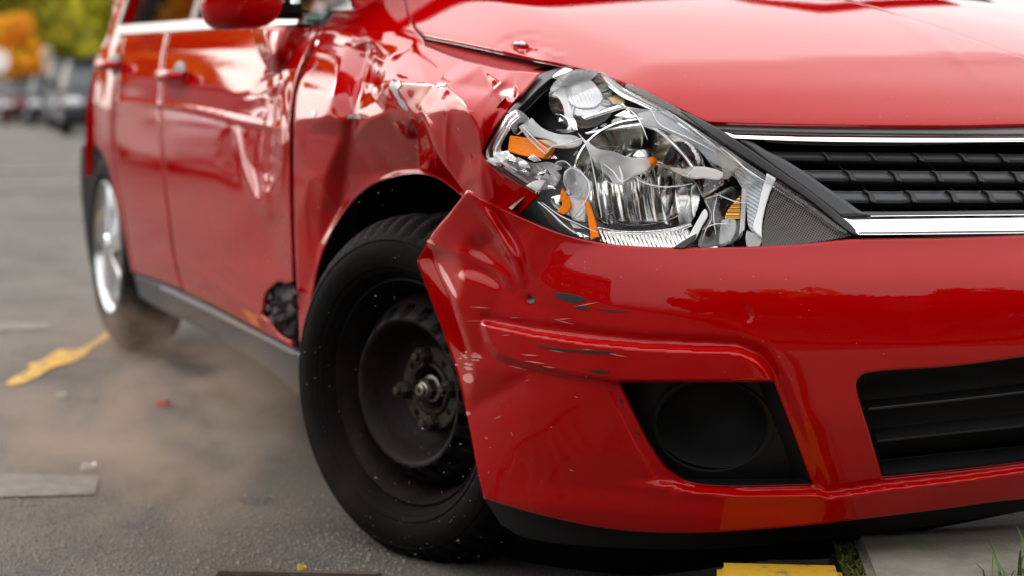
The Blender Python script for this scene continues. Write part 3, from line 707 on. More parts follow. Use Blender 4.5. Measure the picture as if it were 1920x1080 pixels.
# handles
def handle(x, z, parent):
    h = empty('tmp'); bpy.data.objects.remove(h)
    bm = bmesh.new(); y = -float(np.interp(z, WG, WV))
    n = 14
    for i in range(n + 1):
        t = i / n; px = x - .10 + .20 * t; b = math.sin(math.pi * t) ** .45 * .038
        for k in range(10):
            a = 2 * math.pi * k / 10
            bm.verts.new((px, y - .006 - b + .009 * math.cos(a), z + (.011 + .006 * math.sin(math.pi * t)) * math.sin(a)))
    bm.verts.ensure_lookup_table()
    for i in range(n):
        for k in range(10): bm.faces.new([bm.verts[i * 10 + k], bm.verts[i * 10 + (k + 1) % 10], bm.verts[(i + 1) * 10 + (k + 1) % 10], bm.verts[(i + 1) * 10 + k]])
    hh = bm_obj('door_handle', bm, PAINT, parent, True)
    bm = bmesh.new(); bmesh.ops.create_uvsphere(bm, u_segments=20, v_segments=10, radius=1)
    for v in bm.verts: v.co = Vector((x + v.co.x * .07, y + .004 + v.co.y * .008, z + v.co.z * .036))
    bm_obj('handle_cup', bm, PLASTIC, parent, True)
handle(-1.565, .822, door); handle(-2.36, .845, rdoor)

# cabin: windows, pillars, roof on both sides
def side_y(z): return float(np.interp(z, WG, WV)) - .004
def strip(name, pts, mat, parent, thick=.012, sy=-1, inset=0.0):
    V = [(x, sy * (side_y(z) - inset), z) for x, z in pts]; n = len(V)
    V += [(x, sy * (side_y(z) - inset - thick), z) for x, z in pts]
    Fc = [tuple(range(n)), tuple(range(2 * n - 1, n - 1, -1))] + [(i, (i + 1) % n, n + (i + 1) % n, n + i) for i in range(n)]
    o = mesh_obj(name, V, Fc, mat, parent, False); bm = bmesh.new(); bm.from_mesh(o.data); bmesh.ops.recalc_face_normals(bm, faces=bm.faces); bm.to_mesh(o.data); bm.free(); return o
for sy in (-1, 1):
    body_side = car
    strip('window', [(-.42, .955), (-.55, 1.02), (-.95, 1.30), (-1.20, 1.38), (-1.60, 1.40), (-1.60, .955)], GLASS, car, .004, sy, .02)
    strip('window', [(-1.68, .955), (-1.68, 1.40), (-2.30, 1.38), (-2.44, 1.20), (-2.44, .955)], GLASS, car, .004, sy, .02)
    strip('pillar', [(-1.60, .955), (-1.60, 1.40), (-1.68, 1.40), (-1.68, .955)], GLOSSBLK, car, .02, sy, .012)
    strip('pillar', [(-.62, 1.08), (-.93, 1.33), (-1.20, 1.41), (-2.33, 1.41), (-2.46, 1.22), (-2.46, .955), (-2.56, .955), (-2.58, 1.22), (-2.50, 1.47), (-1.20, 1.46), (-.90, 1.40), (-.54, 1.10)], PAINT, car, .03, sy, .004)
    strip('belt_trim', [(-.66, .932), (-.66, .958), (-2.46, .958), (-2.46, .932)], ALLOY, car, .012, sy, -.008)
strip('quarter_window_post', [(-2.46, .955), (-2.46, 1.25), (-2.49, 1.25), (-2.49, .955)], ALLOY, car, .012, -1, -.003)
bm = bmesh.new()
for x, z, wd in ((-.72, 1.0, .70), (-1.25, 1.44, .62)):
    pass
ws = mesh_obj('windscreen', [(-.74, -.60, 1.0), (-.74, .60, 1.0), (-1.28, .58, 1.40), (-1.28, -.58, 1.40)], [(0, 1, 2, 3)], GLASS, car, False)
V = []; Fc = []; nx, ny = 14, 11
for i in range(nx):
    x = -1.26 - 1.80 * i / (nx - 1)
    for j in range(ny):
        y = (-.61 + 1.22 * j / (ny - 1)) * (1 - .2 * (i / (nx - 1)) ** 3); V.append((x, y, 1.41 + .05 * (1 - (y / .61) ** 2) - .10 * max(0, i / (nx - 1) - .45) ** 2))
for i in range(nx - 1):
    for j in range(ny - 1): Fc.append((i * ny + j, i * ny + j + 1, (i + 1) * ny + j + 1, (i + 1) * ny + j))
roof = mesh_obj('roof', V, Fc, PAINT, car, True)
tail = [(-3.30, .95), (-3.25, 1.38)]
mesh_obj('tailgate', [(-3.30, -.20, .35), (-3.34, .72, .35), (-3.30, .66, .95), (-3.05, .52, 1.44), (-3.05, -.46, 1.44), (-3.15, -.30, .95)], [(0, 1, 2, 5), (5, 2, 3, 4)], PAINT, car, False)
for sy in (1,):                                                # undamaged far side
    xs = np.linspace(-3.36, .30, 70); zs = np.linspace(.27, .94, 16); V = []; Fc = []
    for x in xs:
        for z in zs:
            nose = np.interp(z, NG, NV); W = np.interp(z, WG, WV); t = (x + .6) / (nose + .6) if x > -.6 else (-.6 - x) / 2.88
            V.append((x, W * math.sqrt(max(0, 1 - min(1, t ** (6 if x > -.6 else 9)))), z))
    n = len(zs)
    for i in range(len(xs) - 1):
        for j in range(n - 1):
            cx = .5 * (xs[i] + xs[i + 1]); cz = .5 * (zs[j] + zs[j + 1])
            if min(math.hypot(cx, cz - .3), math.hypot(cx + 2.6, cz - .3)) < .38: continue
            Fc.append((i * n + j, i * n + j + 1, (i + 1) * n + j + 1, (i + 1) * n + j))
    mesh_obj('side_panel', V, Fc, PAINT, car, True)
# quarter panel behind the window, above the belt
# seats seen through the glass
def seat(x, y):
    bm = bmesh.new(); box(bm, (x, y, .82), (.14, .46, .62), bevel=.04); box(bm, (x, y, 1.20), (.10, .26, .16), bevel=.03); return bm_obj('seat', bm, simple('seat_cloth', (.06, .06, .065), .9), car, True, 40)
for y in (-.36, .36): seat(-1.35, y)

# mirror
def mirror_shape():
    bm = bmesh.new(); bmesh.ops.create_uvsphere(bm, u_segments=40, v_segments=24, radius=1)
    for v in bm.verts:
        x, y, z = v.co; f = lambda a, p: math.copysign(abs(a) ** p, a)
        x2 = f(x, .75) * .075; y2 = f(y, .62) * .080; z2 = f(z, .62) * .075
        if x > 0: x2 *= 1.0 - .25 * (y * y)
        else: x2 *= .55
        z2 += .012 * y                                        # outer end slightly lower
        v.co = Vector((x2, y2, z2))
    bmesh.ops.transform(bm, matrix=Matrix.Translation((-.575, -.945, .994)) @ Matrix.Rotation(R(8), 4, 'Z'), verts=bm.verts)
    return bm
mirror = bm_obj('wing_mirror', mirror_shape(), PAINT, car, True)
mirror.data.update()
bm = bmesh.new(); box(bm, (-.60, -.86, .955), (.06, .10, .03), bevel=.012); bm_obj('mirror_arm', bm, GLOSSBLK, mirror, True, 40)
mfo = Field(440, 20, 600, 170, 2.0); mfo.region([(480, 40), (548, 40), (540, 80), (526, 118), (512, 126), (500, 110), (488, 80)], -.10, 11)
panel('mirror_foot', [(470, 50, 1), (556, 50, 1), (550, 84), (538, 120), (522, 137), (506, 134), (490, 110), (477, 80)], PAINT, mirror, sp=4, edge=.004, D=mfo, off=-.002, thick=.004, step=3)

# ---- front wheel, steered, and its arch liner
WN = Vector((math.sin(R(21)), -math.cos(R(21)), 0))
w0, _ = plane_hit((0, -.80, .3), (0, 1, 0))(np.array([768.]), np.array([735.]))
WF = Vector(w0[0]); WF.z = .290
Mw = axis_matrix(WF, WN)
wheel = empty('wheel'); wheel.parent = car; wheel['label'] = 'bare black steel wheel with worn tyre, no cap'
lathe('tyre', [(.197, -.006), (.204, .010), (.214, .024), (.234, .033), (.256, .034), (.277, .026), (.290, .012), (.300, -.004), (.306, -.018), (.308, -.04), (.308, -.085), (.308, -.12), (.304, -.140), (.280, -.172), (.24, -.184), (.205, -.178), (.197, -.165)],
              RUBBER, wheel, Mw, seg=220, angle=50,
              mod=lambda i, j, r, z: (r - (.009 if (i % 4 == 0 and j in (6, 7, 8)) else 0) - (.006 if j == 10 else 0) - (.007 if (i % 6 < 2 and j in (9, 11)) else 0), z))
def raised_ring(r, a, h, nm):
    return lathe(nm, [(r - .0012, a - .001), (r, a + h), (r + .0012, a - .001)], RUBBER, wheel, Mw, seg=96)
raised_ring(.222, .0285, .0012, 'sidewall_ring'); raised_ring(.268, .0300, .0014, 'sidewall_ring'); raised_ring(.212, .0215, .0012, 'sidewall_ring')
rimm = lathe('rim', [(.2005, -.004), (.199, .003), (.1955, .004), (.193, -.003), (.187, -.016), (.181, -.030), (.176, -.055), (.172, -.075), (.166, -.070)], STEEL, wheel, Mw, seg=128, angle=60)
# pressed disc with a ring of vent slots
def disc_mod(i, j, r, z):
    s = math.sin(i / 160 * 2 * math.pi * 20)
    if j in (3, 4) and s > .1: return r, z - .034
    return r, z
lathe('wheel_disc', [(.174, -.060), (.160, -.028), (.152, -.020), (.146, -.012), (.138, -.002), (.131, .006), (.126, .006), (.121, .001), (.112, -.022), (.100, -.046), (.086, -.060), (.060, -.063), (.034, -.063), (.030, -.07)], STEEL, wheel, Mw, seg=160, angle=50, mod=disc_mod)
Mh = Mw @ Matrix.Translation((0, 0, -.022))
hub = lathe('hub', [(.074, -.041), (.074, -.030), (.071, -.026), (.052, -.026), (.048, -.030), (.046, -.024), (.042, -.022), (.039, -.028), (.037, -.060), (.0, -.062)], HUB, wheel, Mh, seg=64, angle=30)
for k in range(4):
    a = R(98 + 90 * k); c = Mh @ Vector((.059 * math.cos(a), .059 * math.sin(a), 0))
    nut = lathe('wheel_nut', [(.016, -.03), (.016, -.010), (.013, -.004), (.009, -.004), (.008, .004), (.006, .006), (0, .006)], HUB, wheel, axis_matrix(c, WN), seg=6, smooth=False)
for k in range(4):
    a = R(53 + 90 * k); c = Mh @ Vector((.059 * math.cos(a), .059 * math.sin(a), 0))
    lathe('hub_hole', [(.006, -.0255), (0, -.0255)], INNER, wheel, axis_matrix(c, WN), seg=14)
lathe('axle_end', [(.024, -.06), (.024, -.028), (.020, -.026), (.014, -.026), (.014, -.008), (.011, -.006), (.011, -.001), (.0085, .001), (.004, .001), (.003, -.004), (0, -.004)], BRIGHT, wheel, Mh @ Matrix.Rotation(R(20), 4, 'Z'), seg=24, angle=30)
lathe('axle_nut', [(.020, -.03), (.020, -.012), (.016, -.010), (.010, -.010)], HUB, wheel, Mh, seg=6, smooth=False)
def liner(cx, name, r=.375):
    V = []; Fc = []; n = 40; ys = (-.70, -.68, -.64, -.58, -.48, -.36)
    for i in range(n + 1):
        a = R(-12 + 204 * i / n)
        for k, y in enumerate(ys):
            rr = r + (-.006, .012, .02, .018, .0, -.02)[k] + .006 * math.sin(i * 1.3) * (k > 1)
            X_ = cx + rr * math.cos(a); Z_ = .315 + rr * math.sin(a); y2 = y
            if X_ > -.6: y2 = max(y, -float(np.interp(Z_, WG, WV)) * math.sqrt(max(.05, 1 - ((X_ + .6) / (nose_x(max(Z_, .06)) + .6)) ** 6)) + .035)
            V.append((X_, y2, Z_))
    m = len(ys)
    for i in range(n):
        for k in range(m - 1): Fc.append((i * m + k, i * m + k + 1, (i + 1) * m + k + 1, (i + 1) * m + k))
    c = len(V); V.append((cx, -.36, .315))
    for i in range(n): Fc.append((i * m + m - 1, c, (i + 1) * m + m - 1))
    return mesh_obj(name, V, Fc, GLOSSBLK, car, True)
liner(.03, 'wheel_arch_liner', .385); liner(-2.6, 'wheel_arch_liner', .36)
bm = bmesh.new(); box(bm, (-1.35, 0, .24), (3.3, 1.40, .10)); box(bm, (.25, 0, .28), (.5, .9, .10)); bm_obj('underbody', bm, INNER, car)

# ---- rear wheel with silver alloy rim
Mr = axis_matrix((-2.6, -.815, .302), (0, -1, 0))
rw = empty('wheel'); rw.parent = car; rw['label'] = 'wheel with silver alloy rim'
lathe('tyre', [(.197, -.006), (.204, .002), (.22, .008), (.24, .009), (.262, .005), (.285, -.008), (.297, -.020), (.302, -.034), (.303, -.05), (.303, -.12), (.300, -.140), (.28, -.17), (.2, -.17)], RUBBER, rw, Mr, seg=120, angle=50)
lathe('rim', [(.200, -.004), (.199, .004), (.194, .005), (.190, -.004), (.182, -.03), (.178, -.06)], ALLOY, rw, Mr, seg=96)
lathe('wheel_back', [(.18, -.062), (0, -.062)], STEEL, rw, Mr, seg=48)
for k in range(7):
    bm = bmesh.new(); Mk = Mr @ Matrix.Rotation(2 * math.pi * k / 7 + .2, 4, 'Z')
    for z0, z1, a, b in ((-.02, .004, .03, .19),):
        pts = [(a, -.018), (b, -.030), (b, .030), (a, .018)]
        lo = [bm.verts.new(Mk @ Vector((x, y, z0))) for x, y in pts]; hi = [bm.verts.new(Mk @ Vector((x, y * .8, z1 - (.012 if x > .1 else 0)))) for x, y in pts]
        bm.faces.new(hi); bm.faces.new(lo[::-1])
        for i in range(4): bm.faces.new([lo[i], lo[(i + 1) % 4], hi[(i + 1) % 4], hi[i]])
    bm_obj('wheel_spoke', bm, ALLOY, rw)
lathe('hub_cap', [(.04, -.02), (.04, .004), (.034, .010), (0, .012)], ALLOY, rw, Mr, seg=32)

# black panel in the arch behind the rear wheel, and the small sail window by the mirror
flat('rear_arch_panel', [(164, 276, 1), (176, 268), (190, 284), (200, 306), (190, 340), (184, 400), (186, 470), (190, 520, 1), (180, 490), (170, 420), (163, 340)], INNER, car, 0, sp=8, edge=0, base=plane_hit((0, -.79, 0), (0, 1, 0)), thick=.02)
SAILG = simple('sail_glass', (.10, .13, .125), .04, spec=.8, coat=.6)
flat('sail_window', [(548, -60, 1), (630, -60, 1), (626, 0), (617, 26), (602, 42, 1), (545, 40, 1)], SAILG, car, -.004, sp=8, edge=.001)
for o_ in ([(561, -60, 1), (570, -60, 1), (568, 30, 1), (560, 30, 1)], [(626, -60, 1), (634, -60, 1), (630, 4), (621, 30), (604, 48, 1), (596, 44, 1), (612, 26), (621, 0)], [(545, 34, 1), (600, 36, 1), (606, 46, 1), (545, 46, 1)]):
    flat('window_frame', o_, GLOSSBLK, car, -.010, sp=6, edge=.001)
# ---- headlight: dark housing, reflectors, broken lens
hl = empty('headlight'); hl.parent = car; hl['label'] = 'smashed headlight with broken clear lens shards'
hl_out = [(1062, 122, 1), (1012, 137), (990, 163), (962, 195), (938, 225), (914, 262), (904, 284), (908, 298), (925, 312), (955, 332), (990, 352), (1013, 364), (985, 398, 1), (1060, 442), (1140, 462), (1230, 468), (1400, 468), (1510, 462), (1608, 442, 1),
          (1560, 400), (1500, 352), (1420, 295), (1345, 246), (1290, 212), (1240, 186), (1180, 158)]
HOUS = simple('headlight_housing', (.010, .010, .012), .35, var=.3)
recess('housing', hl_out, .17, HOUS, hl, None, taper=.12, start=.05)
CHROMEV = simple('dusty_reflector', (.74, .74, .72), .09, metal=1, var=.12, var_scale=30)

def bowl(name, cx, cy, off, rx, ry, dep, flute=0, nfl=7, mat=CHROMEV, tilt=(1, -.30, .08), n=64, clip=None):
    P, _ = hit(np.array([float(cx)]), np.array([float(cy)])); P = P[0] + ray(cx, cy) * off
    M = axis_matrix(P, tilt); V = []; Fc = []; idx = {}
    for i in range(n + 1):
        for j in range(n + 1):
            u = -1 + 2 * i / n; v = -1 + 2 * j / n; rr = u * u + v * v
            if rr > 1.0: continue
            if clip and not clip(u, v): continue
            z = -dep * (1 - rr)
            if flute: z += flute * (abs(math.sin(math.pi * nfl * u * .5)) - .5) * min(1, max(0, (.15 - v) * 3 + .25))
            idx[i, j] = len(V); V.append(tuple(M @ Vector((u * rx, v * ry, z))))
    for i in range(n):
        for j in range(n):
            q = [(i, j), (i + 1, j), (i + 1, j + 1), (i, j + 1)]
            if all(k in idx for k in q): Fc.append(tuple(idx[k] for k in q))
    return mesh_obj(name, V, Fc, mat, hl, True), M
b1, M1 = bowl('main_reflector', 1200, 330, .065, .098, .082, .075, .010, 8)
lathe('reflector_rim', [(.100, -.004), (.1005, .003), (.098, .004), (.096, -.002)], CHROME, hl, M1 @ Matrix.Diagonal((1, .84, 1, 1)), seg=64)
lathe('bulb_cap', [(.020, -.06), (.020, -.015), (.017, -.006), (.008, -.003), (0, -.002)], CHROMEV, hl, M1 @ Matrix.Translation((.006, .022, 0)), seg=32)
lathe('bulb', [(.008, -.002), (.008, .012), (.004, .016), (0, .017)], AMBER, hl, M1 @ Matrix.Translation((.016, .020, 0)), seg=16)
# inner high-beam bowl towards the grille
b2, M2 = bowl('beam_reflector', 1276, 348, .070, .030, .066, .035, .003, 3)
# turn signal bowl with ribbed glass
b3, M3 = bowl('signal_reflector', 1092, 185, .055, .052, .046, .030, 0, tilt=(1, -.45, .15))
rf = Field(1040, 120, 1160, 230, 1.0); rf.d = .0022 * np.abs(np.sin((rf.X * .88 - rf.Y * .42) * .44)) - .010 * (1 - ((rf.X - 1095) / 45) ** 2)
panel('ribbed_glass', [(1053, 160), (1068, 146), (1090, 142), (1108, 150), (1122, 166), (1130, 184), (1118, 199), (1098, 203), (1080, 200), (1066, 188), (1058, 174)], simple('ribbed_glass', (.93, .95, 1), .06, trans=.75, ior=1.5), hl, sp=1.6, edge=.001, D=rf, off=.025, thick=.004, step=2)
flat('lens_shard', [(1035, 178, 1), (1052, 158), (1062, 180), (1070, 202), (1074, 222, 1), (1062, 224), (1056, 200), (1046, 182)], FROST, hl, .018, .02, .0, edge=.0005, seed=1)
flat('bezel_bar', [(1090, 219, 1), (1168, 194, 1), (1173, 199, 1), (1096, 223, 1)], CHROME, hl, .03, .0, .02, sp=3, edge=.002)
flat('bezel_bar', [(1096, 249, 1), (1150, 238), (1202, 231, 1), (1204, 236, 1), (1150, 243), (1101, 252, 1)], CHROME, hl, .03, 0, .01, sp=3, edge=.002)
flat('bezel_bar', [(1203, 231, 1), (1225, 236), (1245, 248), (1262, 264), (1290, 296), (1306, 318, 1), (1300, 318), (1280, 292), (1256, 268), (1238, 252), (1222, 242), (1203, 236, 1)], CHROMEV, hl, .035, 0, 0, sp=3, edge=.002)
for k, (o_, mt, of) in enumerate([
    ([(1040, 214, 1), (1048, 214), (1070, 228), (1081, 235, 1), (1076, 222), (1068, 222), (1050, 214, 1)], CHROME, .02),
    ([(1062, 222, 1), (1076, 222, 1), (1083, 244, 1), (1070, 240)], CHROME, .022),
    ([(1064, 240, 1), (1068, 232), (1070, 243, 1), (1062, 244)], WHITEPL, .02),
    ([(1043, 243), (1062, 243), (1078, 243), (1066, 248), (1050, 247)], CLEAR, .018),
    ([(1150, 224, 1), (1166, 220), (1167, 233, 1), (1146, 230)], FROST, .04),
    ([(1125, 236, 1), (1136, 231), (1142, 238, 1)], CLEAR, .03),
    ([(1152, 217, 1), (1180, 205), (1195, 218), (1180, 222, 1)], CHROMEV, .06),
    ([(1140, 183, 1), (1166, 178), (1172, 192), (1150, 196, 1)], simple('burnt_bezel', (.35, .25, .12), .25, metal=.7), .05),
    ([(1130, 135, 1), (1150, 150), (1148, 164), (1120, 172), (1126, 150)], simple('bezel_plate', (.25, .25, .23), .3, metal=.5), .05)]):
    flat('lens_shard' if mt in (CLEAR, FROST, WHITEPL) else 'bezel_piece', o_, mt, hl, of, .01, .01, sp=4, edge=.0006, seed=20 + k)

# left end of the lens: clear U-shaped rim, amber block, crumpled strips
flat('lens_rim', [(968, 204, 1), (954, 211), (932, 244), (911, 282), (913, 298), (934, 318), (972, 344), (1004, 364, 1), (1009, 356), (984, 338), (950, 315), (931, 300), (928, 286), (940, 258), (958, 230), (973, 216, 1)], CLEAR, hl, -.002, sp=4, edge=.003, thick=.007, seed=2)
flat('lens_rim', [(948, 236, 1), (930, 268), (927, 283), (934, 292), (990, 330, 1), (994, 325, 1), (944, 288), (936, 280), (938, 268), (954, 240, 1)], FROST, hl, .006, sp=3, edge=.002, thick=.004, seed=3)
flat('lens_shard', [(953, 225), (967, 204, 1), (982, 212), (992, 228), (978, 244), (968, 252), (958, 240)], CLEAR, hl, -.006, .02, .02, sp=4, edge=.001, wob=.001, seed=4)
flat('amber_reflector', [(956, 254, 1), (985, 258), (1034, 266, 1), (1031, 280), (1020, 297, 1), (985, 293), (952, 284, 1)], AMBER, hl, .010, .0, .0, sp=4, edge=.002, thick=.012, seed=5)
flat('lens_shard', [(972, 238, 1), (985, 230), (997, 221, 1), (1004, 230), (1020, 242), (1045, 251), (1076, 254), (1091, 262, 1), (1086, 272), (1060, 276), (1030, 262), (1000, 256), (985, 252)], FROST, hl, .002, .01, -.01, sp=4, edge=.001, wob=.0015, seed=6)
flat('lens_shard', [(1010, 262, 1), (1050, 262), (1090, 263, 1), (1080, 275), (1052, 278), (1034, 275)], simple('cream_lens', (.72, .62, .45), .3, trans=.2), hl, .008, .02, 0, sp=4, edge=.001, seed=7)
flat('lens_shard', [(975, 240, 1), (985, 252), (1010, 275), (1022, 288, 1), (1028, 282), (1010, 268), (988, 246), (980, 238, 1)], CLEAR, hl, -.008, .02, 0, sp=3, edge=.001, seed=8)
strip_p = [(927, 288), (945, 284), (968, 296), (1000, 306), (1030, 304), (1052, 316), (1046, 340), (1036, 352), (1015, 356), (985, 338), (950, 314)]
flat('lens_shard', strip_p, FROST, hl, .012, .02, .02, sp=4, edge=.001, wob=.004, seed=9)
for k in range(34):                                            # crumpled bits in the lower strip
    t = r3.uniform(0, 1); x = 935 + 120 * t + r3.normal() * 8; y = 292 + 55 * t + r3.normal() * 9; a = r3.uniform(0, 6.28)
    p = [(x + math.cos(a + q) * r3.uniform(5, 17), y + math.sin(a + q) * r3.uniform(3, 9) + .35 * math.cos(a + q) * 8, 1) for q in (0, 1.6, 3.0, 4.6)]
    flat('lens_shard', p, (CLEAR, FROST, CHROME, CLEAR, WHITEPL)[k % 5], hl, .010 - .0006 * k, r3.uniform(-.10, .10), r3.uniform(-.10, .10), sp=6, edge=.0006, thick=.0025, wob=.001, seed=30 + k)
flat('lens_shard', [(986, 348, 1), (1000, 340), (1022, 338), (1016, 350), (1008, 360, 1)], WHITEPL, hl, .0, .02, .02, edge=.0005, seed=10)
# lower left: clear curl, orange slivers, white plate, dark housing plates
flat('lens_shard', [(1036, 312), (1046, 303), (1058, 302), (1068, 310), (1072, 322), (1064, 316), (1052, 312), (1042, 318)], CLEAR, hl, -.004, .02, .03, sp=3, edge=.001, wob=.001, seed=12)
flat('lens_shard', [(1056, 340), (1060, 326), (1072, 314), (1086, 318), (1098, 332), (1110, 345), (1106, 358), (1096, 372), (1080, 372), (1066, 360)], FROST, hl, .004, .02, .02, sp=3, edge=.001, wob=.0022, seed=13)
flat('lens_shard', [(1056, 340), (1062, 322), (1078, 312), (1082, 330), (1072, 350), (1064, 352)], CLEAR, hl, -.006, .03, .0, sp=3, edge=.001, wob=.001, seed=14)
flat('reflector_piece', [(1032, 370, 1), (1052, 366), (1070, 380), (1082, 368), (1096, 386), (1095, 418, 1), (1078, 412), (1052, 402), (1036, 384)], CHROME, hl, .020, .02, .02, sp=4, edge=.001, wob=.004, seed=15)
flat('bezel_plate', [(1062, 368, 1), (1080, 366), (1096, 378), (1097, 416, 1), (1076, 412), (1068, 396)], WHITEPL, hl, .014, .0, .03, sp=4, edge=.001, seed=16)
flat('amber_sliver', [(1054, 353, 1), (1062, 366), (1070, 386), (1064, 398), (1056, 402, 1), (1045, 396), (1054, 384), (1050, 370)], AMBER, hl, .002, .02, .02, sp=3, edge=.001, seed=17)
flat('amber_sliver', [(1093, 370, 1), (1104, 382), (1112, 402), (1118, 424), (1123, 444, 1), (1108, 450, 1), (1105, 428), (1100, 398)], AMBER, hl, .002, .02, .01, sp=3, edge=.001, seed=18)
flat('lens_shard', [(1088, 360), (1098, 352), (1106, 362), (1100, 384), (1088, 404), (1074, 410), (1090, 386)], CLEAR, hl, -.004, .02, 0, sp=3, edge=.001, seed=19)
flat('housing_plate', [(1005, 377, 1), (1014, 379), (1050, 402), (1080, 416), (1098, 422), (1104, 440), (1118, 456, 1), (1075, 446), (1036, 424), (1016, 396)], simple('dark_lens', (.05, .055, .06), .12, coat=.5), hl, .006, .0, .02, sp=4, edge=.001, wob=.0015, seed=21)
for k in range(9):
    x = 1012 + 10 * k + r3.normal() * 3; y = 385 + 6.6 * k + r3.normal() * 5
    flat('lens_shard', [(x, y, 1), (x + r3.uniform(12, 28), y + r3.uniform(8, 16), 1), (x + r3.uniform(4, 10), y + r3.uniform(8, 14), 1)], (CLEAR, CHROME, FROST)[k % 3], hl, .0 + .001 * k, r3.uniform(-.06, .06), r3.uniform(-.06, .06), edge=.0005, seed=60 + k)
# ribbed strip along the bottom
sf = Field(1100, 400, 1300, 475, 1.0); sf.d = .0024 * np.abs(np.sin((sf.X - .42 * (sf.Y - 430)) * .42))
panel('ribbed_strip', [(1120, 428, 1), (1150, 434), (1200, 436), (1250, 432), (1288, 426, 1), (1296, 446), (1282, 464, 1), (1230, 466), (1160, 462), (1126, 452, 1)], CHROMEV, hl, sp=1.8, edge=.001, D=sf, off=.018, thick=.004, step=2)
flat('lens_edge', [(1118, 424, 1), (1160, 432), (1210, 433), (1262, 427), (1296, 416, 1), (1297, 421, 1), (1264, 432), (1210, 438), (1160, 437), (1119, 430, 1)], CLEAR, hl, .004, sp=3, edge=.0015, thick=.008)
flat('reflector_base', [(1130, 425), (1160, 416), (1200, 414), (1240, 417), (1256, 424), (1240, 430), (1190, 432), (1150, 431)], simple('dark_mesh', (.05, .05, .055), .4, bump=(300, .8)), hl, .022, .0, .03, sp=4, edge=.001)
# broken main lens
flat('lens_shard', [(1084, 250, 1), (1096, 262), (1122, 279), (1150, 284), (1178, 294), (1217, 297, 1), (1218, 312), (1206, 324), (1186, 330), (1168, 346), (1150, 342), (1140, 330), (1122, 316), (1112, 300), (1104, 282)], FROST, hl, -.004, .01, .015, sp=4, edge=.001, wob=.0012, seed=22)
flat('lens_shard', [(1100, 262, 1), (1120, 290), (1130, 330), (1120, 372), (1132, 405), (1170, 420), (1230, 418), (1276, 400), (1290, 372), (1283, 345), (1250, 350), (1210, 340), (1190, 328), (1150, 344), (1120, 318)], CLEAR, hl, .004, .01, .01, sp=6, edge=.001, wob=.0006, seed=23)
flat('lens_shard', [(1150, 190, 1), (1176, 200), (1210, 205), (1250, 209), (1300, 240), (1350, 278), (1400, 316), (1424, 336, 1), (1400, 350), (1376, 330), (1354, 318), (1338, 312), (1312, 282), (1270, 254), (1238, 240), (1204, 234), (1192, 214)], CLEAR, hl, .0, .0, .0, sp=6, edge=.001, wob=.0005, seed=24)
flat('lens_shard', [(1196, 214, 1), (1222, 208), (1262, 214), (1300, 244), (1340, 276), (1352, 312, 1), (1330, 300), (1300, 272), (1262, 250), (1226, 238), (1205, 234)], simple('hazy_clear_lens', (.82, .86, .92), .12, trans=.75, ior=1.4), hl, .006, .0, .0, sp=5, edge=.001, wob=.0008, seed=25)
flat('lens_shard', [(1332, 282, 1), (1350, 276), (1392, 306), (1380, 322), (1358, 336), (1352, 310)], simple('tan_lens', (.55, .49, .40), .2, trans=.35), hl, .010, .0, .0, sp=4, edge=.001, seed=26)
flat('bezel_plate', [(1232, 307, 1), (1275, 313), (1322, 313), (1356, 324), (1358, 345, 1), (1334, 362), (1318, 371, 1), (1302, 342), (1290, 334), (1262, 322)], CHROME, hl, .010, .03, .05, sp=3, edge=.0008, wob=.003, seed=27)
flat('bezel_plate', [(1275, 314, 1), (1322, 313), (1356, 325), (1350, 336), (1320, 334), (1298, 334)], WHITEPL, hl, .004, .0, .03, sp=3, edge=.0008, seed=28)
flat('lens_shard', [(1281, 462, 1), (1296, 434), (1316, 398, 1), (1322, 392), (1327, 402), (1316, 424), (1304, 448), (1288, 464, 1)], WHITEPL, hl, .0, .0, .01, sp=3, edge=.0008, wob=.001, seed=29)
flat('bezel_piece', [(1262, 464, 1), (1290, 446), (1306, 438, 1), (1300, 452), (1282, 466, 1)], PLASTIC, hl, -.002, sp=3, edge=.001)
# right: stepped clear block with gold ribs, white ribbed lens, white band, smoked end
flat('lens_block', [(1318, 372, 1), (1345, 362), (1368, 350), (1390, 346), (1402, 372), (1398, 410), (1390, 440), (1372, 458, 1), (1340, 462), (1310, 462), (1318, 430), (1330, 404)], CLEAR, hl, .012, .03, .0, sp=5, edge=.002, thick=.014, wob=.0012, seed=31)
flat('lens_block', [(1352, 412, 1), (1378, 412), (1380, 430), (1370, 452, 1), (1350, 458), (1350, 430)], FROST, hl, .008, .0, .0, sp=4, edge=.002, thick=.006, seed=32)
gf = Field(1340, 350, 1400, 430, 1.0); gf.d = .0035 * np.abs(np.sin(gf.Y * .46))
panel('gold_ribs', [(1388, 366, 1), (1388, 412, 1), (1360, 410), (1364, 396), (1376, 380)], GOLD, hl, sp=1.8, edge=.0006, D=gf, off=.010, thick=.003, step=2)
flat('lens_wall', [(1391, 352, 1), (1400, 358, 1), (1396, 430, 1), (1386, 440, 1), (1389, 396)], FROST, hl, .002, sp=3, edge=.001, seed=33)
wf = Field(1340, 280, 1480, 470, 1.0); wf.d = .0028 * np.abs(np.sin((wf.Y - .62 * wf.X) * .40))
RIBW = simple('ribbed_white_lens', (.80, .86, .90), .18, trans=.35)
panel('ribbed_lens', [(1372, 312, 1), (1394, 312), (1428, 332), (1436, 340, 1), (1432, 372), (1424, 404), (1416, 440, 1), (1404, 424), (1400, 390), (1396, 360), (1384, 340)], RIBW, hl, sp=1.8, edge=.001, D=wf, off=.008, thick=.004, step=2)
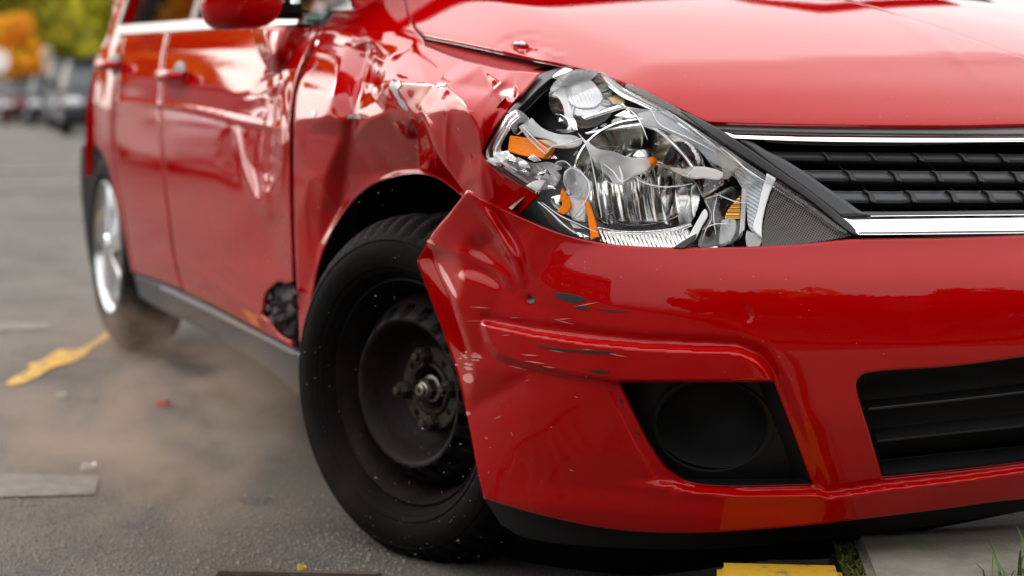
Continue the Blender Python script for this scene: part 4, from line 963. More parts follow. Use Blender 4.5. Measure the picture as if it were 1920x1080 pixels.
flat('lens_band', [(1438, 324, 1), (1456, 334, 1), (1446, 356), (1436, 386), (1429, 420), (1428, 446, 1), (1418, 438), (1412, 428), (1420, 396), (1428, 360)], simple('white_band', (.78, .81, .83), .22, trans=.1, coat=.5), hl, .000, sp=3, edge=.002, thick=.008, seed=34)
flat('lens_shard', [(1400, 432, 1), (1424, 442), (1430, 448), (1424, 462, 1), (1402, 462), (1398, 446)], FROST, hl, .004, .01, .01, sp=3, edge=.001, seed=35)
# smoked, waffle-ribbed end piece
def smoked():
    m, t, b = new_mat('smoked_waffle_lens')
    b.inputs['Base Color'].default_value = (.018, .0135, .010, 1); b.inputs['Roughness'].default_value = .14; b.inputs['Metallic'].default_value = .25
    b.inputs['Coat Weight'].default_value = .6; b.inputs['Coat Roughness'].default_value = .04
    return m
SMOKED = smoked()
kf = Field(1420, 320, 1620, 470, 1.0); kf.d = .0007 * np.sin((kf.X * .25 + kf.Y) * 1.05) * np.sin((kf.X - kf.Y * .3) * 1.0)
panel('smoked_lens', [(1458, 332, 1), (1500, 358), (1550, 398), (1596, 434), (1602, 441, 1), (1560, 450), (1500, 459), (1428, 464, 1), (1430, 430), (1440, 380)], SMOKED, hl, sp=1.7, edge=.001, D=kf, off=.004, thick=.004, step=3)
kf2 = Field(1160, 140, 1420, 310, 1.0); kf2.d = .0008 * np.sin(kf2.X * 1.2 + kf2.Y * .3) * np.sin((kf2.Y - kf2.X * .5) * 1.2)
panel('smoked_lens', [(1172, 163, 1), (1177, 155, 1), (1210, 169), (1250, 190), (1300, 220), (1326, 232), (1352, 252), (1400, 288, 1), (1392, 290), (1340, 258), (1290, 226), (1250, 205), (1210, 184)], SMOKED, hl, sp=1.8, edge=.001, D=kf2, off=.0, thick=.004, step=3)
flat('lens_rim', [(1128, 132, 1), (1150, 150), (1172, 166), (1210, 186), (1250, 206), (1300, 238), (1350, 270), (1400, 304), (1450, 338), (1520, 385), (1590, 436, 1), (1582, 438), (1512, 390), (1444, 346), (1394, 312), (1344, 278), (1294, 246), (1244, 214), (1204, 194), (1166, 176), (1142, 158), (1120, 136, 1)], CLEAR, hl, -.002, sp=3, edge=.002, thick=.006)
flat('lens_rim', [(1062, 124, 1), (1074, 130), (1036, 146, 1), (1038, 141)], CHROMEV, hl, .01, sp=3, edge=.001)
flat('housing_edge', [(1326, 230, 1), (1342, 238), (1400, 276), (1460, 318), (1530, 368), (1604, 432), (1606, 441, 1), (1596, 438), (1520, 378), (1450, 330), (1390, 292), (1340, 258), (1300, 228), (1276, 208), (1300, 216)], PLASTIC, hl, -.002, sp=4, edge=.002, thick=.012)
flat('housing_edge', [(1002, 142, 1), (1062, 126), (1122, 142), (1100, 146), (1050, 140), (1018, 160), (985, 192), (960, 214), (952, 212), (975, 184)], HOUS, hl, .022, sp=4, edge=.002, thick=.012)
for k in range(40):                                            # small splinters through the lamp
    x, y = r3.uniform(1030, 1420), r3.uniform(220, 450)
    if not inside(np.array([p[:2] for p in hl_out], float), np.array([x]), np.array([y]))[0]: continue
    a = r3.uniform(0, 6.28); s_ = r3.uniform(4, 13)
    p = [(x + math.cos(a + q) * s_ * r3.uniform(.4, 1.2), y + math.sin(a + q) * s_ * r3.uniform(.3, 1), 1) for q in (0, 2.0, 4.1)]
    flat('lens_shard', p, (CLEAR, CHROME, CLEAR, FROST)[k % 4], hl, r3.uniform(.0, .03), r3.uniform(-.12, .12), r3.uniform(-.12, .12), sp=7, edge=.0004, thick=.002, seed=90 + k)

# cracks and bright broken edges running over the lens
def crack(pts, wd=1.6, off=-.004, mat=None):
    pl = catmull(pts, 5, closed=False); tn = np.gradient(pl, axis=0); nn = np.stack([-tn[:, 1], tn[:, 0]], 1); nn /= np.linalg.norm(nn, axis=1, keepdims=True) + 1e-9
    k = wd * .5 * np.sin(np.linspace(.25, math.pi - .25, len(pl)))[:, None]
    a = (pl + nn * k).tolist(); b = (pl - nn * k).tolist()[::-1]
    panel('lens_crack', [tuple(p) + (1,) for p in a + b], mat or LEDGE, hl, sp=8, edge=0, off=off, thick=.002, step=6)
for pts, wd in (([(975, 240), (990, 258), (1008, 276), (1022, 288)], 2.2), ([(1022, 288), (1036, 274), (1060, 270), (1092, 258)], 2), ([(1186, 330), (1206, 342), (1240, 350), (1270, 349), (1298, 344)], 1.6), ([(1176, 202), (1192, 216), (1204, 236), (1214, 262)], 2),
                ([(1222, 208), (1236, 232), (1262, 246), (1290, 258), (1340, 284)], 1.8), ([(1230, 308), (1262, 314), (1296, 326)], 2), ([(1084, 250), (1098, 270), (1112, 300)], 2.4), ([(1104, 282), (1112, 318), (1120, 360), (1128, 408)], 1.6), ([(1064, 314), (1080, 318), (1096, 330), (1106, 352), (1096, 380), (1074, 410)], 2.2),
                ([(1056, 340), (1060, 322), (1076, 312)], 2), ([(1036, 312), (1044, 304), (1058, 302), (1070, 312)], 1.6), ([(1008, 378), (1030, 396), (1060, 424), (1090, 444)], 2.2), ([(1016, 380), (1050, 404), (1084, 420), (1120, 436)], 1.4), ([(1350, 276), (1376, 296), (1400, 318), (1438, 342)], 2.6), ([(1262, 214), (1310, 250), (1356, 286)], 1.6),
                ([(1340, 362), (1380, 378), (1400, 380)], 1.4), ([(1318, 430), (1340, 420), (1372, 420)], 1.4), ([(1345, 366), (1338, 400), (1342, 440)], 1.6), ([(958, 228), (940, 258), (928, 284), (934, 296), (970, 320)], 2), ([(1122, 300), (1150, 322), (1164, 340), (1186, 330)], 2), ([(1168, 345), (1166, 330), (1160, 310)], 3)):
    crack(pts, wd)

# ---- upper grille
gr = empty('grille'); gr.parent = car
XE = 2060
flat('grille_back', [(1345, 240, 1), (1600, 240), (XE, 240, 1), (XE, 445, 1), (1600, 445, 1)], INNER, gr, .085, sp=20, edge=0)
flat('top_strip', [(1328, 231, 1), (1500, 235.5), (1700, 238.5), (1920, 238), (XE, 236, 1), (XE, 252, 1), (1920, 252.5), (1700, 251), (1500, 248), (1346, 243, 1)], simple('grey_strip', (.16, .165, .17), .3), gr, .012, sp=5, edge=.002, thick=.02)
CHS = dict(sp=3.5, edge=.006, thick=.02)
flat('chrome_bar', [(1346, 243, 1), (1400, 246), (1500, 249.5), (1700, 253), (1920, 254), (XE, 253, 1), (XE, 265, 1), (1920, 265.5), (1700, 266.5), (1500, 264), (1400, 260), (1377, 259, 1)], CHROME, gr, .004, gy=-.09, **CHS)
lowbar = [(1574, 406, 1), (1650, 404.5), (1800, 403), (1920, 402), (XE, 400, 1), (XE, 434, 1), (1920, 437), (1750, 439), (1650, 440), (1610, 440, 1)]
flat('chrome_bar', lowbar, CHROME, gr, .0, gy=-.045, sp=3.5, edge=.008, thick=.025)
flat('grille_frame', [(1386, 262, 1), (1408, 266), (1438, 283), (1470, 299), (1508, 322), (1542, 346), (1580, 372), (1616, 397), (1634, 403, 1), (1576, 407, 1), (1500, 350), (1440, 306)], GREYPL, gr, .006, sp=4, edge=.005, thick=.03)
flat('grille_frame', [(1590, 396, 1), (1640, 397), (1920, 394), (XE, 392, 1), (XE, 404, 1), (1920, 406), (1640, 408), (1600, 408, 1)], GREYPL, gr, .02, sp=4, edge=.003, thick=.03)
for (xl, yt, yb, rise, ribs) in ((1432, 284, 300, 5, (1548, 1636, 1721, 1805, 1879, 1953)), (1500, 319, 339, 3, (1592, 1677, 1756, 1832, 1904, 1975)), (1552, 358, 380, 0, (1629, 1707, 1784, 1853, 1920, 1985))):
    top = [(xl, yt, 1), (xl + 120, yt + 1), (1720, yt + rise * .6), (1920, yt + rise), (XE, yt + rise, 1)]
    bot = [(XE, yb + rise, 1), (1920, yb + rise), (1720, yb + rise * .6), (xl + 140, yb + 1), (xl + 26, yb, 1)]
    flat('grille_slat', top + bot, GREYPL, gr, .030, gy=-.02, sp=3.5, edge=.0065, thick=.03)
    for x in ribs:
        yy = yt + rise * (x - xl) / (1920 - xl)
        flat('slat_rib', [(x - 10, yy - 1, 1), (x - 1, yy), (x + 9, yy + 8), (x + 14, yb - yt + yy, 1), (x + 5, yb - yt + yy - 1), (x - 1, yy + 7)], PLASTIC, gr, .022, gy=-.02, sp=3, edge=.002, thick=.01)
    for x in ribs[:5:2]:
        flat('grille_strut', [(x + 20, yb + 6, 1), (x + 23, yb + 6, 1), (x + 34, yb + 18, 1), (x + 31, yb + 18, 1)], GREYPL, gr, .06, sp=4, edge=0, thick=.004)
# ------------------------------------------------------------------ ground and street
def zg(x): return -.026 * np.maximum(0, -np.asarray(x) - 9.0)
def asphalt():
    m, t, b = new_mat('asphalt'); co = node(t, 'ShaderNodeTexCoord')
    n = node(t, 'ShaderNodeTexNoise', Scale=190.0, Detail=4, Roughness=.7); t.links.new(co.outputs['Object'], n.inputs['Vector'])
    v = node(t, 'ShaderNodeTexVoronoi', Scale=150.0); t.links.new(co.outputs['Object'], v.inputs['Vector'])
    r = node(t, 'ShaderNodeValToRGB'); e = r.color_ramp.elements; e[0].position = .36; e[0].color = (.008, .0105, .010, 1); e[1].position = .68; e[1].color = (.17, .15, .125, 1)
    t.links.new(n.outputs['Fac'], r.inputs['Fac'])
    n2 = node(t, 'ShaderNodeTexNoise', Scale=2.2, Detail=8, Roughness=.6); t.links.new(co.outputs['Object'], n2.inputs['Vector'])
    r2 = node(t, 'ShaderNodeValToRGB'); e = r2.color_ramp.elements; e[0].position = .35; e[0].color = (.55, .53, .52, 1); e[1].position = .68; e[1].color = (1.25, 1.2, 1.12, 1)
    t.links.new(n2.outputs['Fac'], r2.inputs['Fac'])
    x = node(t, 'ShaderNodeMix', data_type='RGBA', blend_type='MULTIPLY'); x.inputs['Factor'].default_value = 1
    t.links.new(r.outputs[0], x.inputs[6]); t.links.new(r2.outputs[0], x.inputs[7])
    # dark oily patches beside the tyre
    n3 = node(t, 'ShaderNodeTexNoise', Scale=6.0, Detail=5); t.links.new(co.outputs['Object'], n3.inputs['Vector'])
    r3_ = node(t, 'ShaderNodeMapRange'); r3_.inputs['From Min'].default_value = .60; r3_.inputs['From Max'].default_value = .68; t.links.new(n3.outputs['Fac'], r3_.inputs['Value'])
    x2 = node(t, 'ShaderNodeMix', data_type='RGBA'); t.links.new(r3_.outputs[0], x2.inputs['Factor']); t.links.new(x.outputs[2], x2.inputs[6]); x2.inputs[7].default_value = (.03, .03, .034, 1)
    t.links.new(x2.outputs[2], b.inputs['Base Color']); b.inputs['Roughness'].default_value = .72; b.inputs['Specular IOR Level'].default_value = .5
    ad = node(t, 'ShaderNodeMath', operation='ADD'); t.links.new(n.outputs['Fac'], ad.inputs[0]); t.links.new(v.outputs['Distance'], ad.inputs[1])
    bp = node(t, 'ShaderNodeBump', Strength=.55, Distance=.006); t.links.new(ad.outputs[0], bp.inputs['Height']); t.links.new(bp.outputs[0], b.inputs['Normal'])
    return m
ASPH = asphalt()
xs = [-900, -400, -200, -120, -80, -60, -50, -40, -30, -24, -20, -16, -13, -11, -9, -6, 0, 10, 40, 200, 900]; ys = [-900, -300, -100, -40, -20, -10, 0, 10, 20, 40, 100, 300, 900]
V = [(x, y, float(zg(max(x, -200)))) for x in xs for y in ys]; ny = len(ys)
Fc = [(i * ny + j, (i + 1) * ny + j, (i + 1) * ny + j + 1, i * ny + j + 1) for i in range(len(xs) - 1) for j in range(ny - 1)]
tag(mesh_obj('road', V, Fc, ASPH, None, True), kind='structure')
def worn(name, col, wear=.5, scale=14):
    m, t, b = new_mat(name); co = node(t, 'ShaderNodeTexCoord')
    n = node(t, 'ShaderNodeTexNoise', Scale=scale, Detail=10, Roughness=.75); t.links.new(co.outputs['Object'], n.inputs['Vector'])
    r = node(t, 'ShaderNodeMapRange'); r.inputs['From Min'].default_value = wear - .08; r.inputs['From Max'].default_value = wear + .06; t.links.new(n.outputs['Fac'], r.inputs['Value'])
    x = node(t, 'ShaderNodeMix', data_type='RGBA'); t.links.new(r.outputs[0], x.inputs['Factor']); x.inputs[6].default_value = (*col, 1); x.inputs[7].default_value = (.10, .095, .088, 1)
    t.links.new(x.outputs[2], b.inputs['Base Color']); b.inputs['Roughness'].default_value = .75; return m
YEL = worn('worn_yellow_paint', (.62, .33, .008), .57, 26); WHI = worn('worn_white_paint', (.17, .163, .15), .49, 22)
def marking(name, out_, mat, z=.004):
    return panel(name, out_, mat, None, sp=14, edge=0, thick=.001, base=plane_hit((0, 0, z), (0, 0, 1)), back=False, kind='structure', step=8)
marking('road_marking', [(-200, 884, 1), (0, 888), (186, 892, 1), (178, 926, 1), (0, 931), (-200, 931, 1)], WHI)
marking('road_marking', [(-60, 604, 1), (40, 605), (92, 607, 1), (96, 616, 1), (0, 619), (-60, 619, 1)], WHI)
marking('road_marking', [(8, 720, 1), (30, 704), (58, 691), (52, 684), (80, 674), (110, 656), (140, 655), (168, 644), (200, 622), (222, 612, 1), (226, 618, 1), (200, 636), (168, 656), (158, 668), (132, 680), (100, 688), (70, 706), (30, 722)], YEL)
for x0, wd in ((-13.2, .5), (-9.4, .16)):
    mesh_obj('road_marking', [(x0, -30, float(zg(x0)) + .01), (x0, 4.5, float(zg(x0)) + .01), (x0 - wd, 4.5, float(zg(x0 - wd)) + .01), (x0 - wd, -30, float(zg(x0 - wd)) + .01)], [(0, 1, 2, 3)], WHI, None, False)['kind'] = 'structure'

def gpt(px, py, z=0.0):
    v = ray(px, py); t = (z - CAM[2]) / v[2]; return CAM + v * t
# pavement under the nose of the car: yellow kerb block, mossy joint, concrete slab
CONC = simple('concrete', (.235, .222, .18), .85, var=.22, var_scale=25, bump=(220, .5))
YKERB = worn('yellow_kerb_paint', (.52, .30, .008), .60, 30)
pz = .13
a0, a1 = gpt(1583, 1060, pz), gpt(1596, 1099, pz); jd = (a1 - a0) / np.linalg.norm(a1 - a0); jn = np.array([-jd[1], jd[0], 0])
if jn @ RT < 0: jn = -jn
def slab(name, P0, w0_, w1_, l0, l1, top, mat, parent=None):
    bm = bmesh.new(); vv = []
    for z in (top - .28, top):
        for (a, b) in ((l0, w0_), (l1, w0_), (l1, w1_), (l0, w1_)):
            p = P0 + jd * a + jn * b; vv.append(bm.verts.new((p[0], p[1], z)))
    for f in ((3, 2, 1, 0), (4, 5, 6, 7), (0, 1, 5, 4), (1, 2, 6, 5), (2, 3, 7, 6), (3, 0, 4, 7)): bm.faces.new([vv[i] for i in f])
    bmesh.ops.bevel(bm, geom=list(bm.edges), offset=.010, segments=3, affect='EDGES')
    return bm_obj(name, bm, mat, parent, True, 50)
pav = empty('pavement'); pav['kind'] = 'structure'
slab('kerb_stone', a0, -.185, -.004, -.008, .30, pz, YKERB, pav)
slab('kerb_stone', a0, -.185, -.004, .315, 1.6, pz, CONC, pav)
slab('paving_slab', a0, .030, 1.4, -.32, 1.6, pz + .004, CONC, pav)
slab('joint_bed', a0, -.002, .028, -.25, 1.6, pz - .02, simple('soil', (.03, .026, .018), .9), pav)
GRASSM = simple('grass_blade', (.055, .11, .018), .5, var=.35, var_scale=40); MOSS = simple('moss', (.07, .085, .012), .9, var=.5, var_scale=90)
def blades(name, pts, hmin, hmax, wid, mat, lean, seed):
    r = np.random.default_rng(seed); V = []; Fc = []
    for p in pts:
        a = r.uniform(0, 6.28); h = r.uniform(hmin, hmax); l = lean * h * r.uniform(.4, 1.4); d = np.array([math.cos(a), math.sin(a), 0]); s = np.array([-d[1], d[0], 0]) * wid * r.uniform(.6, 1.3)
        k = len(V)
        for t in (0, .35, .7, 1):
            c = np.array(p) + d * l * t * t + np.array([0, 0, h * t * (1 - .25 * t)]); w_ = s * (1 - t) ** .7 if t < 1 else s * 0
            V += [tuple(c - w_), tuple(c + w_)]
        for q in range(3): Fc.append((k + 2 * q, k + 2 * q + 1, k + 2 * q + 3, k + 2 * q + 2))
    return mesh_obj(name, V, Fc, mat, None, True)
r4 = np.random.default_rng(4)
mp_pts = [a0 + jd * r4.uniform(-.2, .5) + jn * r4.uniform(.0, .026) + np.array([0, 0, -.018]) for _ in range(1500)]
tag(blades('moss', mp_pts, .006, .022, .003, MOSS, .8, 1), label='green moss filling the joint between yellow kerb and concrete slab', cat='moss', kind='stuff')
gp = gpt(1935, 1085, pz)
tag(blades('grass_tuft', [gp + np.array([r4.normal() * .012, r4.normal() * .012, 0]) for _ in range(16)], .05, .10, .0028, GRASSM, .9, 3), label='small tuft of green grass on the concrete beside the front bumper', cat='grass tuft')
tag(blades('grass_tuft', [gpt(1876, 1092, pz) + np.array([r4.normal() * .01, r4.normal() * .01, 0]) for _ in range(9)], .03, .06, .0024, GRASSM, 1.1, 5), label='low flattened grass sprig at the lower right picture corner', cat='grass tuft')
# iron drain frame at the bottom edge
IRON = simple('rusty_iron', (.06, .044, .032), .8, metal=.1, var=.4, var_scale=40, bump=(90, .5))
d0, d1 = gpt(404, 1081), gpt(715, 1087); dd = d1 - d0; dn = np.array([-dd[1], dd[0], 0]); dn /= np.linalg.norm(dn)
if dn @ HZ > 0: dn = -dn
dr = empty('drain_frame', label='rusty brown iron drain frame set in the asphalt at the bottom edge', cat='drain')
def bar3(name, A, B, wd, h, mat, parent):
    A = np.array(A); B = np.array(B); u = B - A; n_ = np.array([-u[1], u[0], 0]); n_ /= np.linalg.norm(n_); bm = bmesh.new(); vv = []
    for z in (-.05, h):
        for p in (A - n_ * wd / 2, B - n_ * wd / 2, B + n_ * wd / 2, A + n_ * wd / 2): vv.append(bm.verts.new((p[0], p[1], z)))
    for f in ((3, 2, 1, 0), (4, 5, 6, 7), (0, 1, 5, 4), (1, 2, 6, 5), (2, 3, 7, 6), (3, 0, 4, 7)): bm.faces.new([vv[i] for i in f])
    bmesh.ops.bevel(bm, geom=list(bm.edges), offset=.003, segments=2, affect='EDGES'); return bm_obj(name, bm, mat, parent, True, 50)
bar3('frame_bar', d0, d1, .022, .012, IRON, dr); bar3('frame_bar', d0 + dn * .0, d0 + dn * .5, .022, .011, IRON, dr)
for k in range(1, 8): bar3('grate_bar', d0 + dn * .06 * k + dd * .03, d1 + dn * .06 * k, .025, .006, IRON, dr)

# loose bits on the road
def chip(name, px, py, size, mat, label, cat, seed):
    p = gpt(px, py); r = np.random.default_rng(seed); bm = bmesh.new(); n = 7; top = []; bot = []
    for k in range(n):
        a = 2 * math.pi * k / n; q = size * r.uniform(.5, 1)
        top.append(bm.verts.new((p[0] + q * math.cos(a), p[1] + q * 1.3 * math.sin(a), r.uniform(.008, .020)))); bot.append(bm.verts.new((p[0] + q * math.cos(a), p[1] + q * 1.3 * math.sin(a), .001)))
    bm.faces.new(top); bm.faces.new(bot[::-1])
    for k in range(n): bm.faces.new([bot[k], bot[(k + 1) % n], top[(k + 1) % n], top[k]])
    return tag(bm_obj(name, bm, mat), label, cat)
chip('paint_flake', 308, 762, .020, simple('red_flake', (.55, .02, .02), .4), 'small red flake of car paint lying on the asphalt', 'paint flake', 1)
chip('pebble', 166, 880, .016, simple('pale_stone', (.6, .58, .55), .7), 'pale pebble beside the end of the nearest white road line', 'pebble', 2)
chip('pebble', 115, 746, .012, simple('pale_stone', (.6, .58, .55), .7), 'pale pebble on the asphalt just below the yellow mark', 'pebble', 3)
chip('dry_leaf', 566, 1074, .007, simple('yellow_leaf', (.6, .42, .05), .6), 'yellow dry leaf scrap lying on the iron drain frame', 'leaf', 4)
# gravel crumbs in front: countless
V = []; Fc = []
for k in range(2600):
    px, py = r4.uniform(-40, 760), r4.uniform(930, 1085); p = gpt(px, py); s = r4.uniform(.0012, .0042) * (1.6 if r4.random() < .05 else 1); b = len(V)
    for q in ((1, 0, .2), (-.6, .9, .1), (-.5, -.8, .2), (0, 0, 1.1)):
        V.append((p[0] + s * q[0] * r4.uniform(.6, 1.3), p[1] + s * q[1] * r4.uniform(.6, 1.3), max(0.0005, s * q[2])))
    Fc += [(b, b + 1, b + 3), (b + 1, b + 2, b + 3), (b + 2, b, b + 3)]
tag(mesh_obj('gravel', V, Fc, simple('grit', (.20, .18, .15), .8, var=.6, var_scale=300), None, False), label='loose pale grit scattered over the asphalt by the tyre', cat='grit', kind='stuff')

# ------------------------------------------------------------------ background
def at(px, dep, z=None):
    v = HZ * dep + RT * ((px - 960) / FPX * dep * 1.0); p = CAM + v; return np.array([p[0], p[1], float(zg(p[0])) if z is None else z])
TYREM = RUBBER
def parked_car(loc, rz, paint, label, kind='sedan'):
    c = empty('parked_car', tuple(loc), rz, label, 'car', 'cars parked along the far kerb')
    suv = kind == 'suv'; H = 1.78 if suv else 1.46; Lh = 2.25
    # body profile along x (front +x), swept across the width
    prof = [(-Lh, .42), (-Lh - .02, .80), (-Lh + .08, 1.0 if suv else .95), (1.15, .98 if suv else .90), (Lh - .25, .80 if suv else .72), (Lh - .03, .62), (Lh, .40), (Lh - .1, .24), (-Lh + .1, .24)]
    cab = [(-Lh + .12, 1.0 if suv else .94), (-Lh + (.35 if suv else .75), H - .06), (-.9, H), (.25, H - .03), (1.12, .99 if suv else .90)]
    def sweep(name, pr, hw, top_in, mat):
        bm = bmesh.new(); L_ = []; zmin = min(z for _, z in pr); zmax = max(z for _, z in pr)
        for s in (-1, 1): L_.append([bm.verts.new((x, s * (hw - top_in * (z - zmin) / (zmax - zmin)), z)) for x, z in pr])
        n = len(pr); bm.faces.new(L_[0]); bm.faces.new(L_[1][::-1])
        for i in range(n): bm.faces.new([L_[0][i], L_[1][i], L_[1][(i + 1) % n], L_[0][(i + 1) % n]])
        bmesh.ops.bevel(bm, geom=[e for e in bm.edges], offset=.05, segments=3, affect='EDGES'); return bm_obj(name, bm, mat, c, True, 60)
    sweep('body', prof, .90, .10, paint); sweep('cabin', cab, .80, .16, DARKGL)
    bm = bmesh.new(); box(bm, (-.55, 0, H - .005), (1.7, 1.22, .05), bevel=.02); bm_obj('roof', bm, paint, c, True, 50)
    for s in (-1, 1):
        bm = bmesh.new(); bmesh.ops.create_uvsphere(bm, u_segments=14, v_segments=8, radius=1)
        for v in bm.verts: v.co = Vector((Lh - .12 + v.co.x * .12, s * .66 + v.co.y * .20, .68 + v.co.z * .10))
        bm_obj('headlight', bm, LAMP, c, True)
        bm = bmesh.new(); box(bm, (.85, s * .98, 1.02), (.12, .2, .14), bevel=.03); bm_obj('wing_mirror', bm, paint, c, True, 50)
        for x in (-1.4, 1.4):
            wh = empty('wheel'); wh.parent = c
            M = axis_matrix((x, s * .80, .33), (0, s, 0))
            lathe('tyre', [(.2, .0), (.25, .07), (.31, .06), (.33, .02), (.33, -.12), (.2, -.14)], TYREM, wh, M, seg=28); lathe('rim', [(.21, .02), (.19, .05), (.06, .04), (0, .05)], ALLOY, wh, M, seg=20)
    bm = bmesh.new(); box(bm, (Lh - .02, 0, .50), (.06, 1.0, .2), bevel=.02); bm_obj('grille', bm, PLASTIC, c, True, 50)
    bm = bmesh.new(); box(bm, (Lh + .01, 0, .34), (.03, .5, .11), bevel=.005); bm_obj('number_plate', bm, simple('plate_paint', (.35, .35, .33), .6), c)
    return c
DARKGL = simple('dark_car_glass', (.02, .027, .03), .35, spec=.25); LAMP = simple('lamp_glass', (.55, .57, .6), .4)
def carpaint(n, c): return simple(n, c, .6, spec=.12)
dirz = math.pi * 0 + R(-14)
for px, dep, mat, lab, kd in ((196, 37, carpaint('charcoal_paint', (.035, .035, .04)), 'dark charcoal parked car half hidden behind the red hatchback', 'sedan'),
                              (158, 47, carpaint('graphite_paint', (.05, .055, .065)), 'tall graphite grey SUV parked on the street beyond the red car', 'suv'),
                              (112, 54, carpaint('dark_blue_paint', (.03, .035, .045)), 'dark parked sedan with bright headlights just left of the tall grey SUV', 'sedan'),
                              (58, 60, carpaint('maroon_paint', (.10, .02, .022)), 'small dark car with a reddish bonnet parked in the far row', 'sedan'),
                              (2, 66, carpaint('silver_paint', (.35, .36, .38)), 'silver parked car at the left edge of the picture', 'sedan')):
    parked_car(at(px, dep), R(-8), mat, lab, kd)

def leaf_mat(name, cols):
    m, t, b = new_mat(name); oi = node(t, 'ShaderNodeTexCoord'); n = node(t, 'ShaderNodeTexNoise', Scale=.9, Detail=3); t.links.new(oi.outputs['Object'], n.inputs['Vector'])
    r = node(t, 'ShaderNodeValToRGB'); e = r.color_ramp.elements; e[0].position = .34; e[0].color = (*cols[0], 1); e[1].position = .66; e[1].color = (*cols[-1], 1)
    if len(cols) > 2: q = r.color_ramp.elements.new(.5); q.color = (*cols[1], 1)
    t.links.new(n.outputs['Fac'], r.inputs['Fac']); t.links.new(r.outputs[0], b.inputs['Base Color']); b.inputs['Roughness'].default_value = .6
    tr = node(t, 'ShaderNodeBsdfTranslucent'); t.links.new(r.outputs[0], tr.inputs['Color']); ms = node(t, 'ShaderNodeMixShader'); ms.inputs[0].default_value = .6
    o = t.nodes['Material Output']; t.links.new(b.outputs[0], ms.inputs[1]); t.links.new(tr.outputs[0], ms.inputs[2]); t.links.new(ms.outputs[0], o.inputs['Surface']); return m
GREEN = leaf_mat('green_leaves', [(.13, .16, .012), (.38, .36, .02), (.62, .52, .03)]); YELG = leaf_mat('yellow_green_leaves', [(.32, .30, .015), (.66, .54, .02), (.78, .58, .03)])
ORAN = leaf_mat('orange_leaves', [(.60, .22, .012), (.85, .34, .02), (.88, .50, .03)]); BARK = simple('bark', (.06, .045, .035), .9, var=.4, var_scale=20, bump=(30, .8))
AUT = leaf_mat('autumn_mixed_leaves', [(.35, .28, .02), (.88, .38, .02), (.75, .55, .04)])
def tree(loc, h, cr, mat, label, seed, nleaf=2600, leaf=.22, group='street trees', low=.36):
    r = np.random.default_rng(seed); t = empty('autumn_tree', tuple(loc), 0, label, 'tree', group)
    bm = bmesh.new(); rad = .05 * h * .55
    def limb(a, b, r0, r1):
        a, b = Vector(a), Vector(b); M = axis_matrix(a, b - a); l = (b - a).length; lo = []; hi = []
        for k in range(8):
            q = 2 * math.pi * k / 8; lo.append(bm.verts.new(M @ Vector((r0 * math.cos(q), r0 * math.sin(q), 0)))); hi.append(bm.verts.new(M @ Vector((r1 * math.cos(q), r1 * math.sin(q), l))))
        for k in range(8): bm.faces.new([lo[k], lo[(k + 1) % 8], hi[(k + 1) % 8], hi[k]])
    limb((0, 0, -.1), (.05, .03, h * .35), rad, rad * .7); limb((.05, .03, h * .35), (-.1, .1, h * .75), rad * .7, rad * .25)
    cl = []
    for k in range(11):
        a = r.uniform(0, 6.28); zz = h * r.uniform(low, .92); q = cr * r.uniform(.25, .85) * (1 - .5 * abs(zz / h - .6)); p = (q * math.cos(a), q * math.sin(a), zz); cl.append((p, cr * r.uniform(.28, .48)))
        limb((0, 0, h * r.uniform(.25, .6)), p, rad * .3, rad * .06)
    bm_obj('trunk', bm, BARK, t, True)
    c = np.array([p for p, _ in cl]); s = np.array([q for _, q in cl]); k = r.integers(0, len(cl), nleaf); d = r.normal(size=(nleaf, 3)); d /= np.linalg.norm(d, axis=1, keepdims=True)
    P = c[k] + d * (s[k] * r.uniform(.35, 1, nleaf) ** .6)[:, None]; u = r.normal(size=(nleaf, 3)); u /= np.linalg.norm(u, axis=1, keepdims=True); w_ = np.cross(u, r.normal(size=(nleaf, 3))); w_ /= np.linalg.norm(w_, axis=1, keepdims=True)
    sz = leaf * r.uniform(.6, 1.3, (nleaf, 1)); V = np.stack([P - u * sz, P + w_ * sz * .6, P + u * sz, P - w_ * sz * .6], 1).reshape(-1, 3); F_ = np.arange(nleaf * 4).reshape(-1, 4)
    mesh_obj('crown', V, F_, mat, t, False); return t
tree(at(150, 82), 9.5, 4.2, GREEN, 'large green tree standing behind the parked cars, right of the orange one', 1, 4200, .3)
tree(at(20, 92), 11, 4.6, YELG, 'tall yellow green tree at the upper left corner', 2, 4200, .3)
tree(at(44, 76), 4.2, 1.7, AUT, 'small bright orange tree behind the far row of parked cars', 3, 1500, .2)
tree(at(110, 98), 11.5, 4.4, YELG, 'golden yellow tree in the middle of the far tree line', 4, 4200, .3)
tree((-38, -2.2, float(zg(-38))), 13, 2.8, ORAN, 'tall orange tree down the street mirrored in the rear corner of the red car', 23, 4200, .26, low=.1)
tree(at(-70, 80), 8.5, 3.2, YELG, 'yellow tree beyond the left picture edge', 5, 2600, .3)
tree(at(300, 60), 9, 3.6, GREEN, 'green tree seen through the windows of the red car', 6, 3600, .28)
tree(at(430, 55), 8, 3.0, YELG, 'yellow green tree seen through the front side window of the red car', 7, 2600, .28)
p = at(95, 62); po = empty('street_post', tuple(p), 0, 'pale post standing between the orange tree and the parked cars', 'post')
lathe('shaft', [(.20, 0), (.16, .4), (.15, 2.2), (.19, 2.3), (.19, 2.5), (0, 2.55)], simple('pale_post', (.62, .50, .42), .7), po, seg=20); lathe('foot', [(.26, -.1), (.26, .15), (.2, .2)], simple('pale_post_foot', (.5, .42, .36), .8), po, seg=20)
p = at(2, 48); sg = empty('round_sign', tuple(p), 0, 'white round sign on a pole at the left picture edge', 'sign')
